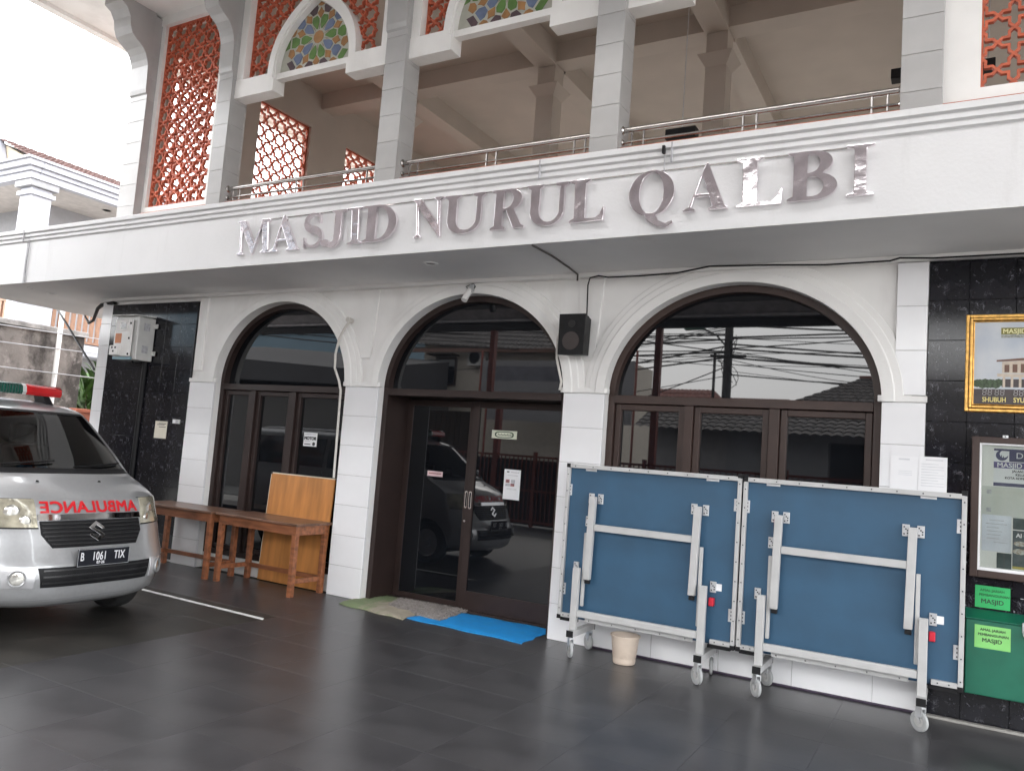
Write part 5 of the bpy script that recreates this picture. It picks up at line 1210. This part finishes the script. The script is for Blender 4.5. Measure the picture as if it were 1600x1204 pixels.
# red steel fence with bars
fe = tag(empty('steel_fence', (-4, -9.5, 0)), 'red-brown steel bar fence along the street, reflected in the dark door glass', 'fence')
bar_me = B(-.012, .012, -.012, .012, 0, 1.62).mesh('bar', RS)
for k in range(150): inst('bar', bar_me, fe, (-11+.12*k, 0, .06))
for z in (.10, .85, 1.68): B(-11, 7, -.02, .02, z-.025, z+.025).build('rail', RS, fe)
B(-11, 7, -.06, -.05, .02, 1.60).build('added_dark_sheet', mat('added_sheet_dark', (.025, .022, .022), .7), fe)  # added sheet behind the bars, darkens the reflection in the door glass
for x in range(-11, 8, 3): B(x-.04, x+.04, -.04, .04, -.1, 1.8).build('fence_post', RS, fe)
pk = tag(empty('plank_wall', (-12.6, -9.9, 0)), 'dark brown upright plank wall left of the street fence, mirrored in the left door leaf', 'wall')
pm_ = mat('dark_plank', (.055, .04, .03), .8, var=.35, scale=3, stretch=(6, 6, .5), objvar=.25)
pl_me = B(-.075, .075, -.015, .015, -.1, 2.75).mesh('plank', pm_)
for k in range(20): inst('plank', pl_me, pk, (-1.6+.157*k, random.uniform(-.006, .006), 0))
for z in (.4, 2.3): B(-1.7, 1.5, -.07, -.03, z, z+.08).build('rail', pm_, pk)
# added block far to the left, darkens the sky mirrored in the left arch
fb = tag(empty('added_reflection_block', (-50, -44, 0)), 'added tall blue-grey block beyond the street, darkening the left arch reflection', 'reflection block')
B(-22, 15.5, -8, 0, -.2, 15).build('wall', mat('added_block_face', (.16, .23, .28), .8, var=.05, scale=.4), fb)
for z in (4.2, 7.6, 11.0): B(-22, 15.6, 0, .12, z, z+.25).build('ledge', mat('added_block_ledge', (.19, .26, .31), .8), fb)
# low tiled house opposite the right window
grt = mat('grey_roof_tile', (.115, .105, .10), .85, var=.35, scale=5, bump=.3); rrt = mat('dull_red_roof_tile', (.18, .075, .06), .85, var=.3, scale=5, bump=.2)
h1 = tag(empty('low_house', (-4.6, -14.6, 0)), 'low house with wavy grey tiled roof across the street, mirrored in the right window', 'house')
B(-3.0, 6, -7, 0, -.1, 2.9).build('wall', mat('dull_plaster', (.26, .25, .25), .85, var=.12), h1)
B(-.9, 1.7, -.0, .05, 0, 2.6).build('shutter', mat('shutter_grey', (.20, .20, .205), .6, var=.08, stretch=(1, 1, 8)), h1); B(1.75, 4.6, -.0, .04, .0, 2.6).build('doorway', blackp, h1)
r1 = MB(); rooftile_slope(r1, (-3.4, .75, 2.72), (6.6, .75, 2.72), (-3.4, -1.4, 3.65), (6.6, -1.4, 3.65), 40, 8, .045, .03); r1.build('eave_roof', grt, h1)
r2 = MB(); rooftile_slope(r2, (.1, -1.3, 3.60), (6.8, -1.3, 3.60), (2.1, -3.6, 4.72), (4.8, -3.6, 4.72), 26, 10, .045, .03); r2.build('roof', grt, h1)
B(2.0, 4.9, -3.72, -3.5, 4.68, 4.80).build('ridge', rrt, h1)
# red roofed houses further away
for i, (x, y, wd, h0, h1_, lab) in enumerate(((-14, -31, 5.5, 3.9, 5.9, 'distant house with dull red roof left of the pole in the right window'), (-9.4, -33, 3.2, 4.4, 5.7, 'small distant house with a faded red roof behind the street pole'))):
    hh = tag(empty('distant_house', (x, y, 0)), lab, 'house'); B(-wd*.8, wd*.8, -4, 0, -.1, h0).build('wall', mat('far_wall', (.33, .31, .29), .8), hh)
    q = MB(); rooftile_slope(q, (-wd, .6, h0-.1), (wd, .6, h0-.1), (-wd*.5, -3, h1_), (wd*.5, -3, h1_), 24, 8); q.build('roof', rrt, hh)
# cream two-storey house
h2 = tag(empty('cream_house', (-17.5, -18.2, 0)), 'cream two-storey house with grey tiled hip roof across the street, mirrored in the door arch', 'house')
cw = mat('house_cream', (.55, .50, .43), .7, var=.06)
B(-1.1, 5.6, -8, 0, -.1, 5.9).build('wall', cw, h2)
q = MB(); rooftile_slope(q, (-1.9, .8, 5.75), (6.6, .8, 5.35), (.6, -4, 8.6), (4.6, -4, 8.6), 44, 16, .04, .03); q.build('roof', grt, h2)
B(-1.95, 6.6, .72, .80, 5.40, 5.54).build('gutter', mat('brown_gutter', (.15, .08, .06), .6), h2)
ac = B(1.2, 2.0, .02, .38, 4.95, 5.55).build('air_conditioner', mat('ac_white', (.5, .5, .48), .5), h2, bevel=.01); MB().lathe([(0, .39), (.22, .39), (.24, .382)], (1.5, 0, 5.25), 'y', 24).build('fan_grille', blackp, ac)
wf = B(-.5, .5, .0, .06, 4.2, 5.3).build('window', brown, h2); B(-.42, .42, .06, .07, 4.28, 5.22).build('pane', glassd, wf)
B(-.6, .6, .06, .55, 5.34, 5.40).build('awning', brown, h2)
bn = tag(empty('street_banner', (-14, -16.4, 0)), 'grey cloth banner strung across the street, mirrored in the door arch', 'banner')
B(-.7, 5, 0, .02, 2.9, 4.95).build('cloth', mat('banner_grey', (.20, .195, .20), .7, var=.08), bn); B(-.5, 2.6, .021, .024, 4.25, 4.75).build('print_band', mat('banner_dark', (.11, .11, .125), .7, var=.2, scale=4), bn); B(-.5, 2.0, .021, .024, 3.5, 3.75).build('print_band', MATS['banner_dark'], bn)
for x in (-.75, 5.05): MB().tube([(x, 0, -.1), (x, 0, 5.3)], .04, 8).build('pole', RS, bn)
# shed with a dark roof opposite the left arch
h3 = tag(empty('dark_shed', (-20, -12.2, 0)), 'long dark-roofed shed across the street, mirrored in the left arch', 'shed')
B(-6, 3.0, -5, 0, -.1, 3.4).build('wall', mat('shed_wall', (.10, .095, .09), .8), h3)
MB().hexa([(-6.5, .5, 3.7), (3.3, .5, 3.5), (3.3, -5, 3.5), (-6.5, -5, 3.7), (-6.5, .5, 4.6), (3.3, .5, 4.0), (3.3, -5, 5.0), (-6.5, -5, 5.6)]).build('roof', mat('dark_shed_roof', (.05, .048, .05), .8, var=.2), h3)
# utility pole with street lamp and wires
up = tag(empty('utility_pole', (-6.9, -19.6, 0)), 'utility pole with a green street lamp and many wires, mirrored in the right arch', 'utility pole')
PM = mat('pole_dark', (.035, .032, .03), .8)
MB().tube([(0, 0, -.2), (0, 0, 8.2)], [.19, .13], 12).build('pole', PM, up, smooth=True)
B(-.30, .12, .1, .34, 2.2, 2.9).build('meter_cabinet', mat('cabinet_grey', (.45, .43, .36), .6), up); MB().tube([(-.45, 0, 0), (-.45, 0, 5.7)], .05, 8).build('side_pipe', PM, up)
MB().tube([(-.05, 0, 5.9), (-.4, .1, 6.3), (-.9, .2, 6.55)], .03, 8).build('lamp_arm', PM, up)
MB().hexa([(-1.5, .05, 6.48), (-.75, .05, 6.50), (-.75, .36, 6.50), (-1.5, .36, 6.48), (-1.4, .1, 6.66), (-.85, .1, 6.62), (-.85, .3, 6.62), (-1.4, .3, 6.66)]).build('lamp_head', mat('lamp_green', (.03, .12, .085), .4), up, bevel=.02)
for z in (5.55, 6.6): B(-.6, .6, -.06, .06, z, z+.09).build('cross_arm', PM, up)
random.seed(31)
for k in range(26):
    z0 = random.uniform(4.9, 6.9); s = random.choice((-1, 1)); L_ = random.uniform(18, 30); dy = random.uniform(-7, 6); dz = random.uniform(-1.6, 1.8); sag = random.uniform(.3, 1.0); r = random.choice((.010, .014, .022, .03))
    MB().tube([(s*L_*q/14, dy*q/14, z0+dz*q/14-sag*math.sin(PI*q/14)) for q in range(15)], r, 4, cap=False).build('wire', PM, up)
for k in range(18):
    z0 = random.uniform(5.0, 6.8); s = 1 if k % 3 == 0 else -1; L_ = random.uniform(9, 22); dy = random.uniform(-9, 9); dz = random.uniform(-2.2, 2.6); sag = random.uniform(.2, .7); r = random.choice((.008, .012, .02))
    MB().tube([(s*L_*q/12, dy*q/12, z0+dz*q/12-sag*math.sin(PI*q/12)) for q in range(13)], r, 4, cap=False).build('wire', PM, up)
for k in range(4):
    random.seed(40+k); MB().tube([(.05+.35*math.sin(q*.55+k)*(.6+.15*k), .15, 6.3-.13*q-.1*k+.10*math.cos(q*.9)) for q in range(12)], .012, 4, cap=False).build('loose_cable', PM, up)
# trees and hedge across the street
random.seed(51)
for x, y, h, lab in ((-10.4, -15.2, 2.3, 'leafy bush across the street beside the low tiled house'),):
    shrub(x, y, h*.6, lab, lf, 220, .8, .16, h, None)
# motorbike-free yard edge: plain wall far behind to close the street
cl = tag(B(-60, 60, -42, -41.6, -.2, 3.2).build('street_wall', mat('far_street_wall', (.28, .27, .26), .9, var=.2)), 'long plain wall far down the street', 'wall')
